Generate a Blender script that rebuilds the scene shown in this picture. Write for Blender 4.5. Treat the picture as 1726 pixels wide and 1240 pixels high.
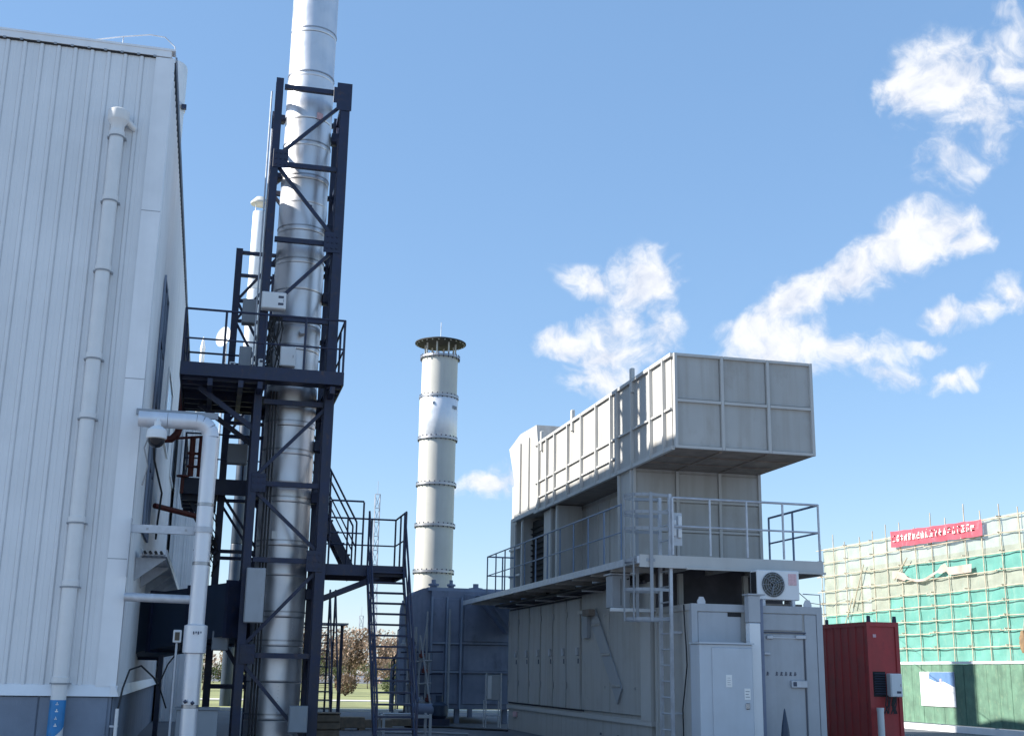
import bpy, math, random
from mathutils import Vector, Matrix
R = math.radians
random.seed(7)
for o in list(bpy.data.objects): bpy.data.objects.remove(o)
scene = bpy.context.scene
COL = scene.collection

# ------------------------------------------------------------------ camera
cam_d = bpy.data.cameras.new("camera"); cam = bpy.data.objects.new("camera", cam_d); COL.objects.link(cam)
cam_d.sensor_width = 36.0; cam_d.lens = 42.665; cam_d.clip_start = 0.1; cam_d.clip_end = 3000
pitch, roll, yaw = R(14.105), R(0.98), R(13.617)
fw = Vector((0, math.cos(pitch), math.sin(pitch))); up = Vector((0, -math.sin(pitch), math.cos(pitch))); rt = Vector((1, 0, 0))
rt2 = rt*math.cos(roll) + up*math.sin(roll); up2 = up*math.cos(roll) - rt*math.sin(roll)
M = Matrix.Rotation(-yaw, 3, 'Z')
rt2, up2, fw = M @ rt2, M @ up2, M @ fw
mw = Matrix(((rt2.x, up2.x, -fw.x, 0), (rt2.y, up2.y, -fw.y, 0), (rt2.z, up2.z, -fw.z, 1.6), (0, 0, 0, 1)))
cam.matrix_world = mw
scene.camera = cam

# ------------------------------------------------------------------ light
SUN = Vector((-1.0, 0.122, 0.68)).normalized()
sun_d = bpy.data.lights.new("sun", 'SUN'); sun_d.energy = 5.0; sun_d.angle = R(0.53); sun_d.color = (1.0, 0.95, 0.86)
sun = bpy.data.objects.new("sun", sun_d); COL.objects.link(sun)
sun.rotation_euler = SUN.to_track_quat('Z', 'Y').to_euler(); sun.location = (-40, 20, 60)

vs = scene.view_settings
vs.view_transform = 'Standard'; vs.look = 'None'; vs.gamma = 1.0; vs.use_curve_mapping = False
vs.exposure = 1.1

world = bpy.data.worlds.new("World"); scene.world = world; world.use_nodes = True
def build_world():
    nt = world.node_tree; nt.nodes.clear(); L = nt.links
    def N(t, **k):
        n = nt.nodes.new(t)
        for a, b in k.items(): setattr(n, a, b)
        return n
    def math_(op, a, b=None, clamp=False):
        n = N('ShaderNodeMath', operation=op, use_clamp=clamp)
        for i, v in enumerate((a, b)):
            if v is None: continue
            if isinstance(v, (int, float)): n.inputs[i].default_value = v
            else: L.new(v, n.inputs[i])
        return n.outputs[0]
    sky = N('ShaderNodeTexSky', sky_type='NISHITA', sun_disc=False)
    sky.sun_elevation = math.asin(SUN.z); sky.sun_rotation = math.atan2(SUN.x, SUN.y)
    sky.air_density = 1.0; sky.dust_density = 0.15; sky.ozone_density = 1.2; sky.altitude = 50
    tc = N('ShaderNodeTexCoord'); d = tc.outputs['Generated']
    def dot(v):
        n = N('ShaderNodeVectorMath', operation='DOT_PRODUCT'); L.new(d, n.inputs[0]); n.inputs[1].default_value = v
        return n.outputs['Value']
    # warped lookup so that cloud edges curl
    nw = N('ShaderNodeTexNoise'); nw.inputs['Scale'].default_value = 16; nw.inputs['Detail'].default_value = 3; L.new(d, nw.inputs['Vector'])
    sub = N('ShaderNodeVectorMath', operation='SUBTRACT'); L.new(nw.outputs['Color'], sub.inputs[0]); sub.inputs[1].default_value = (.5, .5, .5)
    sc = N('ShaderNodeVectorMath', operation='SCALE'); L.new(sub.outputs[0], sc.inputs[0]); sc.inputs['Scale'].default_value = 0.055
    ad = N('ShaderNodeVectorMath', operation='ADD'); L.new(d, ad.inputs[0]); L.new(sc.outputs[0], ad.inputs[1])
    n1 = N('ShaderNodeTexNoise'); n1.inputs['Scale'].default_value = 38; n1.inputs['Detail'].default_value = 10; n1.inputs['Roughness'].default_value = .62
    L.new(ad.outputs[0], n1.inputs['Vector'])
    n2 = N('ShaderNodeTexNoise'); n2.inputs['Scale'].default_value = 15; n2.inputs['Detail'].default_value = 4; L.new(ad.outputs[0], n2.inputs['Vector'])
    # cloud banks: azimuth (deg right of the long axis of the yard), elevation, half width, half height, tilt, weight
    acc = None
    for az, el, a, b, tilt, w in CLOUDS:
        az, el, tilt = R(az), R(el), R(tilt)
        c = Vector((math.sin(az)*math.cos(el), math.cos(az)*math.cos(el), math.sin(el)))
        e1 = Vector((math.cos(az), -math.sin(az), 0)); e2 = c.cross(e1)*-1
        if e2.z < 0: e2 = -e2
        f1 = e1*math.cos(tilt) + e2*math.sin(tilt); f2 = e2*math.cos(tilt) - e1*math.sin(tilt); f3 = f1.cross(f2)
        mp = N('ShaderNodeMapping', vector_type='TEXTURE'); L.new(ad.outputs[0], mp.inputs['Vector'])
        mp.inputs['Location'].default_value = c; mp.inputs['Scale'].default_value = (R(a)*1.36, R(b)*1.36, 1.0)
        mp.inputs['Rotation'].default_value = Matrix((f1, f2, f3)).transposed().to_euler('XYZ')
        gr = N('ShaderNodeTexGradient', gradient_type='SPHERICAL'); L.new(mp.outputs[0], gr.inputs[0])
        m = math_('MULTIPLY', gr.outputs['Fac'], w*1.35)
        acc = m if acc is None else math_('MAXIMUM', acc, m)
    dens = math_('ADD', math_('MULTIPLY', acc, 1.30), math_('MULTIPLY', math_('SUBTRACT', n1.outputs['Fac'], 0.575), 2.5))
    dens = math_('ADD', dens, math_('MULTIPLY', math_('SUBTRACT', n2.outputs['Fac'], 0.5), 2.0))
    dens = math_('MULTIPLY', dens, math_('MULTIPLY', acc, 5.0, True))
    mr = N('ShaderNodeMapRange', interpolation_type='SMOOTHSTEP'); L.new(dens, mr.inputs['Value'])
    mr.inputs['From Min'].default_value = -0.05; mr.inputs['From Max'].default_value = 1.15
    fac = math_('MULTIPLY', mr.outputs[0], 0.93)
    mix = N('ShaderNodeMix', data_type='RGBA'); L.new(fac, mix.inputs[0])
    air = N('ShaderNodeMix', data_type='RGBA'); air.inputs[0].default_value = 0.5; L.new(sky.outputs[0], air.inputs[6]); air.inputs[7].default_value = (1.12, 2.28, 4.15, 1)
    L.new(air.outputs[2], mix.inputs[6])
    shade = N('ShaderNodeMix', data_type='RGBA'); sr_ = N('ShaderNodeMapRange'); L.new(n1.outputs['Fac'], sr_.inputs['Value']); sr_.inputs['From Min'].default_value = .28; sr_.inputs['From Max'].default_value = .58; L.new(sr_.outputs[0], shade.inputs[0])
    shade.inputs[6].default_value = (3.2, 3.5, 4.2, 1); shade.inputs[7].default_value = (4.9, 4.95, 5.1, 1)
    L.new(shade.outputs[2], mix.inputs[7])
    bg = N('ShaderNodeBackground'); bg.inputs['Strength'].default_value = 0.10; L.new(mix.outputs[2], bg.inputs['Color'])
    out = N('ShaderNodeOutputWorld'); L.new(bg.outputs[0], out.inputs['Surface'])
CLOUDS = [(35.0, 26.0, 3.08, 2.10, 10, 1), (37.5, 27.1, 1.68, 1.26, 10, 0.8), (37.6, 28.3, 1.26, 0.50, -20, 0.5), (36.4, 24.3, 1.96, 1.68, 0, 0.8),
          (35.0, 22.7, 1.68, 1.26, 30, 0.6), (33.3, 26.0, 1.54, 1.54, 0, 0.9), (37.9, 26.3, 1.68, 0.98, 0, 0.9), (20.3, 18.3, 1.68, 1.62, 0, 1),
          (17.9, 18.2, 1.68, 0.95, -10, 0.75), (16.4, 15.3, 1.74, 0.73, 5, 0.9), (19.3, 16.6, 2.38, 1.40, 20, 0.8), (18.7, 15.0, 2.10, 1.26, 0, 0.7),
          (18.0, 13.6, 1.82, 1.12, 10, 0.6), (20.9, 15.8, 1.18, 1.46, 0, 0.6), (32.8, 19.2, 2.66, 1.18, 15, 1), (35.0, 19.2, 1.06, 0.90, 0, 0.9),
          (30.1, 17.9, 2.38, 1.18, 30, 0.9), (27.0, 16.7, 2.66, 1.18, 20, 0.95), (25.1, 15.7, 1.54, 0.90, 10, 0.9), (26.9, 14.8, 2.94, 1.54, 0, 0.9),
          (29.1, 14.4, 2.66, 1.26, -10, 0.8), (30.6, 13.3, 2.10, 0.73, -15, 0.6), (33.7, 16.1, 1.18, 0.67, 0, 0.9), (35.5, 16.0, 1.54, 0.67, 25, 0.85),
          (36.7, 16.6, 1.06, 0.90, 40, 0.9), (33.1, 14.7, 1.82, 0.45, 0, 0.45), (34.3, 13.0, 1.68, 0.56, 22, 0.75), (12.5, 8.5, 1.82, 0.73, 12, 0.8),
          (13.9, 9.1, 1.26, 0.78, 0, 0.7), (16.6, 12.7, 0.50, 0.34, 0, 0.5), (47.0, 22.0, 4.0, 2.4, 10, .9), (52.0, 12.0, 5.0, 2.0, 5, .9),
          (95, 16, 8, 3, 0, .9), (-150, 17, 8, 3, 0, .9)]
build_world()

# ------------------------------------------------------------------ materials
def mat(name, col, rough=0.6, metal=0.0, var=0.08, scale=1.5, streak=0.0, bump=0.0, bscale=30.0, spec=0.5, dirt=None, dirt_amt=0.0, trans=0.0, fine=0.0, rand=0.0, holes=0.0, scol=None):
    m = bpy.data.materials.new(name); m.use_nodes = True; nt = m.node_tree; L = nt.links
    b = nt.nodes['Principled BSDF']; b.inputs['Roughness'].default_value = rough; b.inputs['Metallic'].default_value = metal
    b.inputs['Specular IOR Level'].default_value = spec
    geo = nt.nodes.new('ShaderNodeNewGeometry')
    def noise(scl, vec=(1, 1, 1), det=5, rg=.55):
        mp = nt.nodes.new('ShaderNodeMapping'); mp.inputs['Scale'].default_value = vec; L.new(geo.outputs['Position'], mp.inputs['Vector'])
        n = nt.nodes.new('ShaderNodeTexNoise'); n.inputs['Scale'].default_value = scl; n.inputs['Detail'].default_value = det; n.inputs['Roughness'].default_value = rg
        L.new(mp.outputs[0], n.inputs['Vector']); return n.outputs['Fac']
    def rng(s, a, bb, lo, hi):
        r = nt.nodes.new('ShaderNodeMapRange'); L.new(s, r.inputs['Value'])
        for i, v in zip(('From Min', 'From Max', 'To Min', 'To Max'), (a, bb, lo, hi)): r.inputs[i].default_value = v
        return r.outputs[0]
    def mix(f, A, Bc, blend='MIX'):
        x = nt.nodes.new('ShaderNodeMix'); x.data_type = 'RGBA'; x.blend_type = blend
        for i, v in ((0, f), (6, A), (7, Bc)):
            if hasattr(v, 'is_linked'): L.new(v, x.inputs[i])
            else: x.inputs[i].default_value = v if i == 0 else (*v, 1)
        return x.outputs[2]
    n0 = noise(scale, det=3)
    c = mix(rng(n0, .3, .7, 0, 1), [max(0, x*(1-var)) for x in col], [min(1, x*(1+var)) for x in col])
    if fine: c = mix(rng(noise(60, det=2), .3, .7, 0, fine), c, [x*.6 for x in col])
    if streak: c = mix(rng(noise(5, (1, 1, .07), 3), .48, .75, 0, streak), c, scol or [x*.55 for x in col])
    if dirt: c = mix(rng(noise(scale*2.3, (1, 1, .6), 5, .65), .55, .72, 0, dirt_amt), c, dirt)
    if rand:
        oi = nt.nodes.new('ShaderNodeObjectInfo'); c = mix(rng(oi.outputs['Random'], 0, 1, 0, rand), c, [x*.7 for x in col])
    L.new(c, b.inputs['Base Color'])
    L.new(rng(n0, .3, .7, max(.02, rough-.08), min(1, rough+.1)), b.inputs['Roughness'])
    if bump:
        bn = nt.nodes.new('ShaderNodeBump'); bn.inputs['Strength'].default_value = bump; bn.inputs['Distance'].default_value = .02
        L.new(noise(bscale, det=2), bn.inputs['Height']); L.new(bn.outputs[0], b.inputs['Normal'])
    if trans:
        tr = nt.nodes.new('ShaderNodeBsdfTranslucent'); L.new(c, tr.inputs['Color'])
        ms = nt.nodes.new('ShaderNodeMixShader'); ms.inputs[0].default_value = trans
        L.new(b.outputs[0], ms.inputs[1]); L.new(tr.outputs[0], ms.inputs[2]); L.new(ms.outputs[0], nt.nodes['Material Output'].inputs['Surface'])
        if holes:
            tp = nt.nodes.new('ShaderNodeBsdfTransparent'); m2 = nt.nodes.new('ShaderNodeMixShader'); m2.inputs[0].default_value = holes
            L.new(ms.outputs[0], m2.inputs[1]); L.new(tp.outputs[0], m2.inputs[2]); L.new(m2.outputs[0], nt.nodes['Material Output'].inputs['Surface'])
    return m

MT = dict(
    hall=mat('hall_cladding', (.79, .80, .815), .42, rand=.14, var=.05, scale=.7, streak=.12, fine=.05, bump=.12, bscale=1.3, dirt=(.66, .67, .68), dirt_amt=.35),
    halltrim=mat('hall_trim', (.82, .83, .85), .4, var=.05, streak=.12),
    plinth=mat('plinth_render', (.22, .26, .33), .85, var=.12, scale=2, bump=.3, bscale=40, streak=.15),
    pvc=mat('white_pvc', (.74, .74, .74), .38, var=.04, scale=3, streak=.10),
    sticker=mat('blue_sticker', (.03, .22, .50), .45, var=.15, scale=8),
    silver=mat('aluminium_cladding', (.66, .655, .675), .43, .9, rand=.15, var=.08, scale=2.0, streak=.14, bump=.12, bscale=4, dirt=(.42, .39, .39), dirt_amt=.2),
    band=mat('steel_band', (.38, .38, .40), .4, 1.0, var=.1),
    galv=mat('galvanised_steel', (.52, .54, .58), .5, .4, var=.14, scale=6),
    pipejack=mat('insulated_pipe_jacket', (.70, .71, .75), .40, .4, var=.06, scale=3, streak=.15, bump=.12, bscale=6),
    navy=mat('dark_navy_steel', (.015, .023, .060), .48, .0, var=.25, scale=4, fine=.2, dirt=(.085, .048, .036), dirt_amt=.5),
    duct=mat('dark_blue_duct', (.022, .040, .075), .45, var=.15, scale=1.5, streak=.2),
    blue=mat('blue_grey_paint', (.22, .25, .33), .75, spec=.0, var=.16, scale=1.2, streak=.3, dirt=(.06, .05, .06), dirt_amt=.4),
    bluelight=mat('light_blue_grey_paint', (.27, .32, .42), .7, spec=.0, var=.1, scale=1.5, streak=.2),
    beige=mat('warm_grey_paint', (.445, .44, .425), .55, rand=.18, var=.07, scale=.9, streak=.42, scol=(.27, .225, .18), bump=.15, bscale=1.6, dirt=(.30, .26, .22), dirt_amt=.4),
    beige2=mat('warm_grey_trim', (.50, .495, .48), .55, var=.05, scale=2, streak=.1),
    gap=mat('dark_gap', (.02, .02, .022), .8, var=.2),
    seam_shade=mat('dark_seam_and_shade', (.07, .068, .082), .8, var=.3, scale=3),  # dark door seams and pipes; painted-in shade on enclosure top rail and front panel
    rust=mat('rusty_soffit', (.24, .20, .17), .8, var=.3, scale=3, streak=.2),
    cream=mat('cream_chimney', (.50, .49, .455), .55, var=.06, scale=1, streak=.16),
    white=mat('white_paint', (.76, .77, .78), .45, var=.05, scale=2, streak=.1),
    cab=mat('pale_blue_cabinet', (.40, .42, .45), .42, var=.06, scale=2, streak=.2, bump=.1, bscale=2, dirt=(.30, .30, .32), dirt_amt=.25),
    cab2=mat('pale_cabinet', (.50, .545, .60), .4, var=.05, scale=2, streak=.1),
    cabgrey=mat('grey_cabinet', (.31, .33, .36), .5, var=.07, scale=3),
    red=mat('red_container_paint', (.44, .05, .05), .5, var=.15, scale=2, streak=.3, fine=.15, dirt=(.22, .03, .04), dirt_amt=.5),
    brown=mat('oxide_red_pipe', (.14, .035, .03), .55, var=.25, scale=5),
    black=mat('black_rubber', (.015, .015, .018), .55, var=.2),
    glass=mat('dark_glass', (.06, .09, .13), .12, var=.1),
    lens=mat('dark_lens', (.012, .014, .02), .08, var=.1),
    concrete=mat('concrete', (.34, .33, .31), .9, var=.15, scale=1.2, bump=.3, streak=.2),
    ground=mat('yard_concrete', (.13, .135, .15), .9, var=.18, scale=.35, bump=.35, bscale=18, fine=.25, dirt=(.13, .12, .11), dirt_amt=.5),
    lawn=mat('lawn_grass', (.22, .235, .10), .95, var=.35, scale=.25, bump=.5, bscale=9, dirt=(.30, .26, .12), dirt_amt=.6),
    path=mat('pale_path', (.55, .53, .49), .9, var=.1, scale=1),
    pole=mat('scaffold_pole', (.42, .37, .29), .6, var=.25, scale=3),
    netc=mat('cream_net', (.50, .54, .46), .85, var=.14, scale=1.2, fine=.35, trans=.35, holes=.22, rand=.2, dirt=(.42, .54, .46), dirt_amt=.6),
    netg=mat('green_net', (.20, .54, .48), .8, var=.12, scale=.8, fine=.35, trans=.35, holes=.22, rand=.25, dirt=(.36, .62, .54), dirt_amt=.7),
    banner=mat('red_banner', (.52, .09, .13), .7, var=.12, scale=1.5, trans=.25, dirt=(.70, .25, .30), dirt_amt=.5),
    bannerp=mat('faded_pink_cloth', (.55, .42, .38), .8, var=.15, scale=2, trans=.3),
    turf=mat('green_hoarding', (.12, .225, .16), .9, var=.25, scale=3, streak=.55, bump=.6, bscale=60, fine=.3, dirt=(.22, .30, .20), dirt_amt=.5),
    sandy=mat('brown_sacking', (.20, .13, .075), .9, var=.3, scale=4),
    mast=mat('galvanised_mast', (.33, .36, .42), .7, var=.05),
    bark=mat('bark', (.10, .075, .055), .9, var=.3, scale=4),
    leaf_brown=mat('autumn_leaves', (.17, .115, .075), .8, var=.4, scale=1.5, trans=.25),
    leaf_pale=mat('dry_leaves', (.34, .25, .19), .8, var=.35, scale=1.2, trans=.25),
    leaf_green=mat('dull_green_leaves', (.075, .10, .035), .75, var=.4, scale=1.5, trans=.25),
    timber=mat('weathered_timber', (.20, .16, .12), .85, var=.25, scale=6, streak=.3),
    paper=mat('white_label', (.80, .80, .78), .6, var=.03),
    ink=mat('dark_lettering', (.06, .07, .11), .6, var=.1),
    pink=mat('pink_label', (.70, .45, .47), .6, var=.15, scale=20),
    bluetube=mat('blue_grey_rail', (.16, .22, .32), .45, .2, var=.15, scale=4),
)

# ------------------------------------------------------------------ mesh helpers
class G:
    def __init__(s): s.v = []; s.f = []
    def add(s, vs_, fs):
        n = len(s.v); s.v += [tuple(v) for v in vs_]; s.f += [tuple(i+n for i in f) for f in fs]; return s
    def box(s, x0, x1, y0, y1, z0, z1):
        v = [(x0, y0, z0), (x1, y0, z0), (x1, y1, z0), (x0, y1, z0), (x0, y0, z1), (x1, y0, z1), (x1, y1, z1), (x0, y1, z1)]
        return s.add(v, [(0, 3, 2, 1), (4, 5, 6, 7), (0, 1, 5, 4), (1, 2, 6, 5), (2, 3, 7, 6), (3, 0, 4, 7)])
    def bbox(s, x0, x1, y0, y1, z0, z1, b=.012):      # box with chamfered vertical and horizontal edges
        pts = []
        for z, i in ((z0, b), (z0+b, 0), (z1-b, 0), (z1, b)):
            pts.append([(x0+i+b, y0+i, z), (x1-i-b, y0+i, z), (x1-i, y0+i+b, z), (x1-i, y1-i-b, z), (x1-i-b, y1-i, z), (x0+i+b, y1-i, z), (x0+i, y1-i-b, z), (x0+i, y0+i+b, z)])
        v = [p for r in pts for p in r]; f = [tuple(range(7, -1, -1)), tuple(range(24, 32))]
        for r in range(3):
            for k in range(8): a = r*8+k; c = r*8+(k+1) % 8; f.append((a, c, c+8, a+8))
        return s.add(v, f)
    def bar(s, p, q, w, h, upv=(0, 0, 1)):
        p, q = Vector(p), Vector(q); d = (q-p).normalized(); u = Vector(upv)
        if abs(d.dot(u)) > .98: u = Vector((0, 1, 0))
        a = d.cross(u).normalized(); b = a.cross(d)
        v = [e + a*w/2*i + b*h/2*j for e in (p, q) for i, j in ((-1, -1), (1, -1), (1, 1), (-1, 1))]
        return s.add(v, [(0, 1, 2, 3), (7, 6, 5, 4), (0, 4, 5, 1), (1, 5, 6, 2), (2, 6, 7, 3), (3, 7, 4, 0)])
    def path(s, pts, r, n=8):
        pts = [Vector(p) for p in pts]; m = len(pts); rings = []
        d0 = (pts[1]-pts[0]).normalized(); u = Vector((0, 0, 1)) if abs(d0.z) < .9 else Vector((0, 1, 0))
        a = d0.cross(u).normalized()
        for i, p in enumerate(pts):
            d = ((pts[min(i+1, m-1)]-p).normalized() if i < m-1 else Vector()) + ((p-pts[max(i-1, 0)]).normalized() if i else Vector())
            d.normalize(); a = (a - d*a.dot(d)).normalized(); b = d.cross(a)
            rr = r[i] if isinstance(r, (list, tuple)) else r
            rings.append([p + (a*math.cos(t)+b*math.sin(t))*rr for t in [2*math.pi*k/n for k in range(n)]])
        v = [q for rg in rings for q in rg]; f = []
        for i in range(m-1):
            for k in range(n): f.append((i*n+k, i*n+(k+1) % n, (i+1)*n+(k+1) % n, (i+1)*n+k))
        f += [tuple(range(n-1, -1, -1)), tuple(range((m-1)*n, m*n))]
        return s.add(v, f)
    def tube(s, p, q, r, n=8): return s.path([p, q], r, n)
    def lathe(s, cx, cy, prof, n=32, caps=True):
        v = [(cx+r*math.cos(2*math.pi*k/n), cy+r*math.sin(2*math.pi*k/n), z) for r, z in prof for k in range(n)]; f = []
        for i in range(len(prof)-1):
            for k in range(n): f.append((i*n+k, i*n+(k+1) % n, (i+1)*n+(k+1) % n, (i+1)*n+k))
        if caps: f += [tuple(range(n-1, -1, -1)), tuple(range((len(prof)-1)*n, len(prof)*n))]
        return s.add(v, f)
    def prism(s, poly, axis, a0, a1):
        n = len(poly)
        def pt(p, a): return {'x': (a, p[0], p[1]), 'y': (p[0], a, p[1]), 'z': (p[0], p[1], a)}[axis]
        v = [pt(p, a0) for p in poly] + [pt(p, a1) for p in poly]
        f = [tuple(range(n)), tuple(range(2*n-1, n-1, -1))] + [(i, i+n, (i+1) % n+n, (i+1) % n) for i in range(n)]
        return s.add(v, f)
    def hbeam(s, x, y, z0, z1, w=.22, d=.22, t=.022):
        s.box(x-w/2, x+w/2, y-d/2, y-d/2+t, z0, z1); s.box(x-w/2, x+w/2, y+d/2-t, y+d/2, z0, z1)
        return s.box(x-t/2, x+t/2, y-d/2+t, y+d/2-t, z0, z1)
    def mesh(s, name, origin=(0, 0, 0), smooth=True):
        me = bpy.data.meshes.new(name); o = Vector(origin)
        me.from_pydata([Vector(v)-o for v in s.v], [], s.f); me.update()
        import bmesh
        bm = bmesh.new(); bm.from_mesh(me); bmesh.ops.recalc_face_normals(bm, faces=bm.faces); bm.to_mesh(me); bm.free()
        if smooth: me.shade_smooth(); me.set_sharp_from_angle(angle=R(38))
        return me
    def build(s, name, m, parent=None, smooth=True):
        org = Vector()
        p = parent
        while p is not None: org += p.location; p = p.parent
        me = s.mesh(name, org, smooth); me.materials.append(MT[m] if isinstance(m, str) else m)
        o = bpy.data.objects.new(name, me); COL.objects.link(o); o.parent = parent
        return o

def tag(o, label=None, cat=None, group=None, kind=None):
    for k, v in (('label', label), ('category', cat), ('group', group), ('kind', kind)):
        if v: o[k] = v
    return o
def thing(name, label, cat, loc, group=None):
    o = bpy.data.objects.new(name, None); COL.objects.link(o); o.location = loc; o.empty_display_size = .2
    return tag(o, label, cat, group)
def piece(name, me, m, parent, loc=(0, 0, 0), rot=(0, 0, 0)):
    if not me.materials: me.materials.append(MT[m])
    o = bpy.data.objects.new(name, me); COL.objects.link(o); o.parent = parent
    org = Vector(); p = parent
    while p is not None: org += p.location; p = p.parent
    o.location = Vector(loc)-org; o.rotation_euler = rot
    return o
def B(name, m, parent, *a, smooth=True): return G().box(*a).build(name, m, parent, smooth)
def BB(name, m, parent, *a): return G().bbox(*a).build(name, m, parent)
def rail_run(par, m, p, q, z, h=1.1, n=3, r=.022, mids=(.5,), posts=True, ends=(True, True)):
    p, q = Vector((*p, z)), Vector((*q, z)); U = Vector((0, 0, 1))
    G().tube(p+U*h, q+U*h, r).build('handrail', m, par)
    for k in mids: G().tube(p+U*h*k, q+U*h*k, r*.8).build('mid_rail', m, par)
    if posts:
        for i in range(n+1):
            if (i == 0 and not ends[0]) or (i == n and not ends[1]): continue
            a = p.lerp(q, i/n); G().tube(a, a+U*(h-.01), r).build('rail_post', m, par)

# ------------------------------------------------------------------ setting: ground
tag(G().box(-300, 400, -60, 900, -.5, 0).build('ground', 'ground'), kind='structure')
tag(G().box(-60, 60, 51.5, 66, -.02, .02).build('lawn', 'lawn'), kind='structure')
tag(G().box(-60, 80, 68.5, 160, -.02, .025).build('lawn', 'lawn'), kind='structure')
tag(G().box(-60, 80, 66, 68.5, -.02, .06).build('path', 'path'), kind='structure')
tag(G().box(-60, 60, 50.6, 51.5, -.02, .10).build('pavement', 'path'), kind='structure')

# ------------------------------------------------------------------ factory hall
HX, HY, HZ0, HZ1, HYE = -1.45, 22.2, 1.13, 12.93, 53.0
hall = thing('factory_hall', 'tall white ribbed metal factory hall filling the left edge', 'building', (-8, 35, 0))
B('core', 'hall', hall, -16, HX-.03, HY+.03, HYE, 0, 13.0)
def panel_mesh(w, h):
    pf = [(0, 0), (.018, .024), (.062, .024), (.078, 0), (.080, -.016), (.092, -.016), (.094, 0), (w*.52, 0), (w*.56, .006), (w*.64, .006), (w*.68, 0), (w-.002, 0)]
    g = G(); n = len(pf)
    g.add([(x, -d, z) for z in (0, h) for x, d in pf] + [(w-.002, .025, 0), (0, .025, 0), (w-.002, .025, h), (0, .025, h)],
          [(i, i+1, n+i+1, n+i) for i in range(n-1)] + [(n-1, 2*n, 2*n+2, 2*n-1), (0, n, 2*n+3, 2*n+1), tuple(range(n, 2*n)) + (2*n+2, 2*n+3)])
    return g
pm = panel_mesh(.30, HZ1-HZ0-.14); pme = pm.mesh('wall_panel', smooth=False)
fwall = B('front_wall', 'hall', hall, -9.5, HX-.3, HY+.018, HY+.028, HZ0, HZ1)
x = -1.75-.30
while x > -6.6:
    piece('wall_panel', pme, 'hall', fwall, (x, HY, HZ0+.14)); x -= .30
swall = B('side_wall', 'hall', hall, HX-.028, HX-.018, HY+.3, HYE, HZ0, HZ1)
y = HY+.3
while y < HYE-.3:
    piece('wall_panel', pme, 'hall', swall, (HX, y, HZ0+.14), (0, 0, R(90))); y += .30
# corner trim, base trim, plinth, eave
g = G().box(HX-.30, HX+.035, HY-.036, HY, HZ0+.14, HZ1+.0).box(HX, HX+.035, HY, HY+.3, HZ0+.14, HZ1)
ct = g.build('corner_trim', 'halltrim', hall)
g = G()
for z in (3.4, 6.6, 9.8): g.box(HX-.302, HX+.038, HY-.040, HY-.034, z, z+.012)
g.build('trim_joint', 'cabgrey', ct)
bt = G().prism([(HY-.10, HZ0-.02), (HY-.02, HZ0+.16), (HY+.05, HZ0+.16), (HY+.05, HZ0-.02)], 'x', -16, HX+.06).build('base_trim', 'halltrim', hall)
G().prism([(HX+.10, HZ0-.02), (HX+.02, HZ0+.16), (HX-.05, HZ0+.16), (HX-.05, HZ0-.02)], 'y', HY-.09, HYE).build('base_trim', 'halltrim', hall)
pl = B('plinth', 'plinth', hall, -16, HX-.02, HY-.02, HYE, -.1, HZ0-.021)
xs = [-16, -6.2, -4.3, -2.62, HX-.06]
for a, b in zip(xs, xs[1:]): BB('plinth_panel', 'plinth', pl, a+.01, b-.01, HY-.05, HY-.021, -.05, HZ0-.03)
ys = [HY+.05+i*1.9 for i in range(17)]
for a, b in zip(ys, ys[1:]): BB('plinth_panel', 'plinth', pl, HX-.019, HX+.01, a+.012, min(b, HYE)-.012, -.05, HZ0-.03)
g = G().box(-16, HX-.02, HY-.05, HY-.001, HZ1+.02, 13.08).box(-16, HX+.05, HY-.065, HY+.18, 13.08, 13.12)
g.build('eave_trim', 'halltrim', hall)
B('shadow_gap', 'gap', hall, -16, HX-.30, HY-.030, HY-.002, HZ1-.015, HZ1+.02)
g = G(); xx = -6.0
while xx < -1.8: g.box(xx, xx+.05, HY-.056, HY-.050, HZ1-.01, HZ1+.03); xx += .3
tag(g.build('trim_clips', 'cabgrey', hall), kind='stuff')
B('roof_sheet', 'hall', hall, -16, HX-.02, HY+.2, HYE, 13.0, 13.10)
G().prism([(HX-.02, 13.0), (HX+.055, 13.0), (HX+.07, 13.14), (HX+.05, 13.14), (HX+.04, 13.02), (HX-.02, 13.02)], 'y', HY+.3, HYE).build('gutter', 'duct', hall)
# tall narrow window strip in the side wall
wn = B('window', 'glass', hall, HX+.03, HX+.045, 25.7, 27.6, 4.3, 9.6)
g = G()
for yy in (25.62, 26.62, 27.6): g.box(HX+.03, HX+.075, yy, yy+.08, 4.22, 9.68)
for zz in (4.22, 5.6, 6.95, 8.3, 9.6): g.box(HX+.03, HX+.07, 25.7, 27.6, zz, zz+.07)
g.build('frame', 'bluelight', wn)
for k in range(3):
    y0 = 31+k*6.5
    w2 = B('window', 'glass', hall, HX+.03, HX+.045, y0, y0+3.2, 7.2, 8.9)
    g = G().box(HX+.03, HX+.07, y0-.06, y0, 7.14, 8.96).box(HX+.03, HX+.07, y0+3.2, y0+3.26, 7.14, 8.96).box(HX+.03, HX+.07, y0, y0+3.2, 7.14, 7.2).box(HX+.03, HX+.07, y0, y0+3.2, 8.9, 8.96)
    g.build('frame', 'halltrim', w2)
an = thing('rear_annex', 'pale ribbed annex block stepping out from the hall side wall', 'building', (-1, 45, 0))
B('core', 'hall', an, HX+.12, -.64, 40.03, 52.5, 0, 9.3)
apm = panel_mesh(.30, 9.2).mesh('annex_panel', smooth=False)
for k in range(2): piece('wall_panel', apm, 'halltrim', an, (-.62-.3*(k+1), 40.0, 0))
for k in range(41): piece('wall_panel', apm, 'halltrim', an, (-.61, 40.02+.3*k, 0), (0, 0, R(90)))
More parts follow.
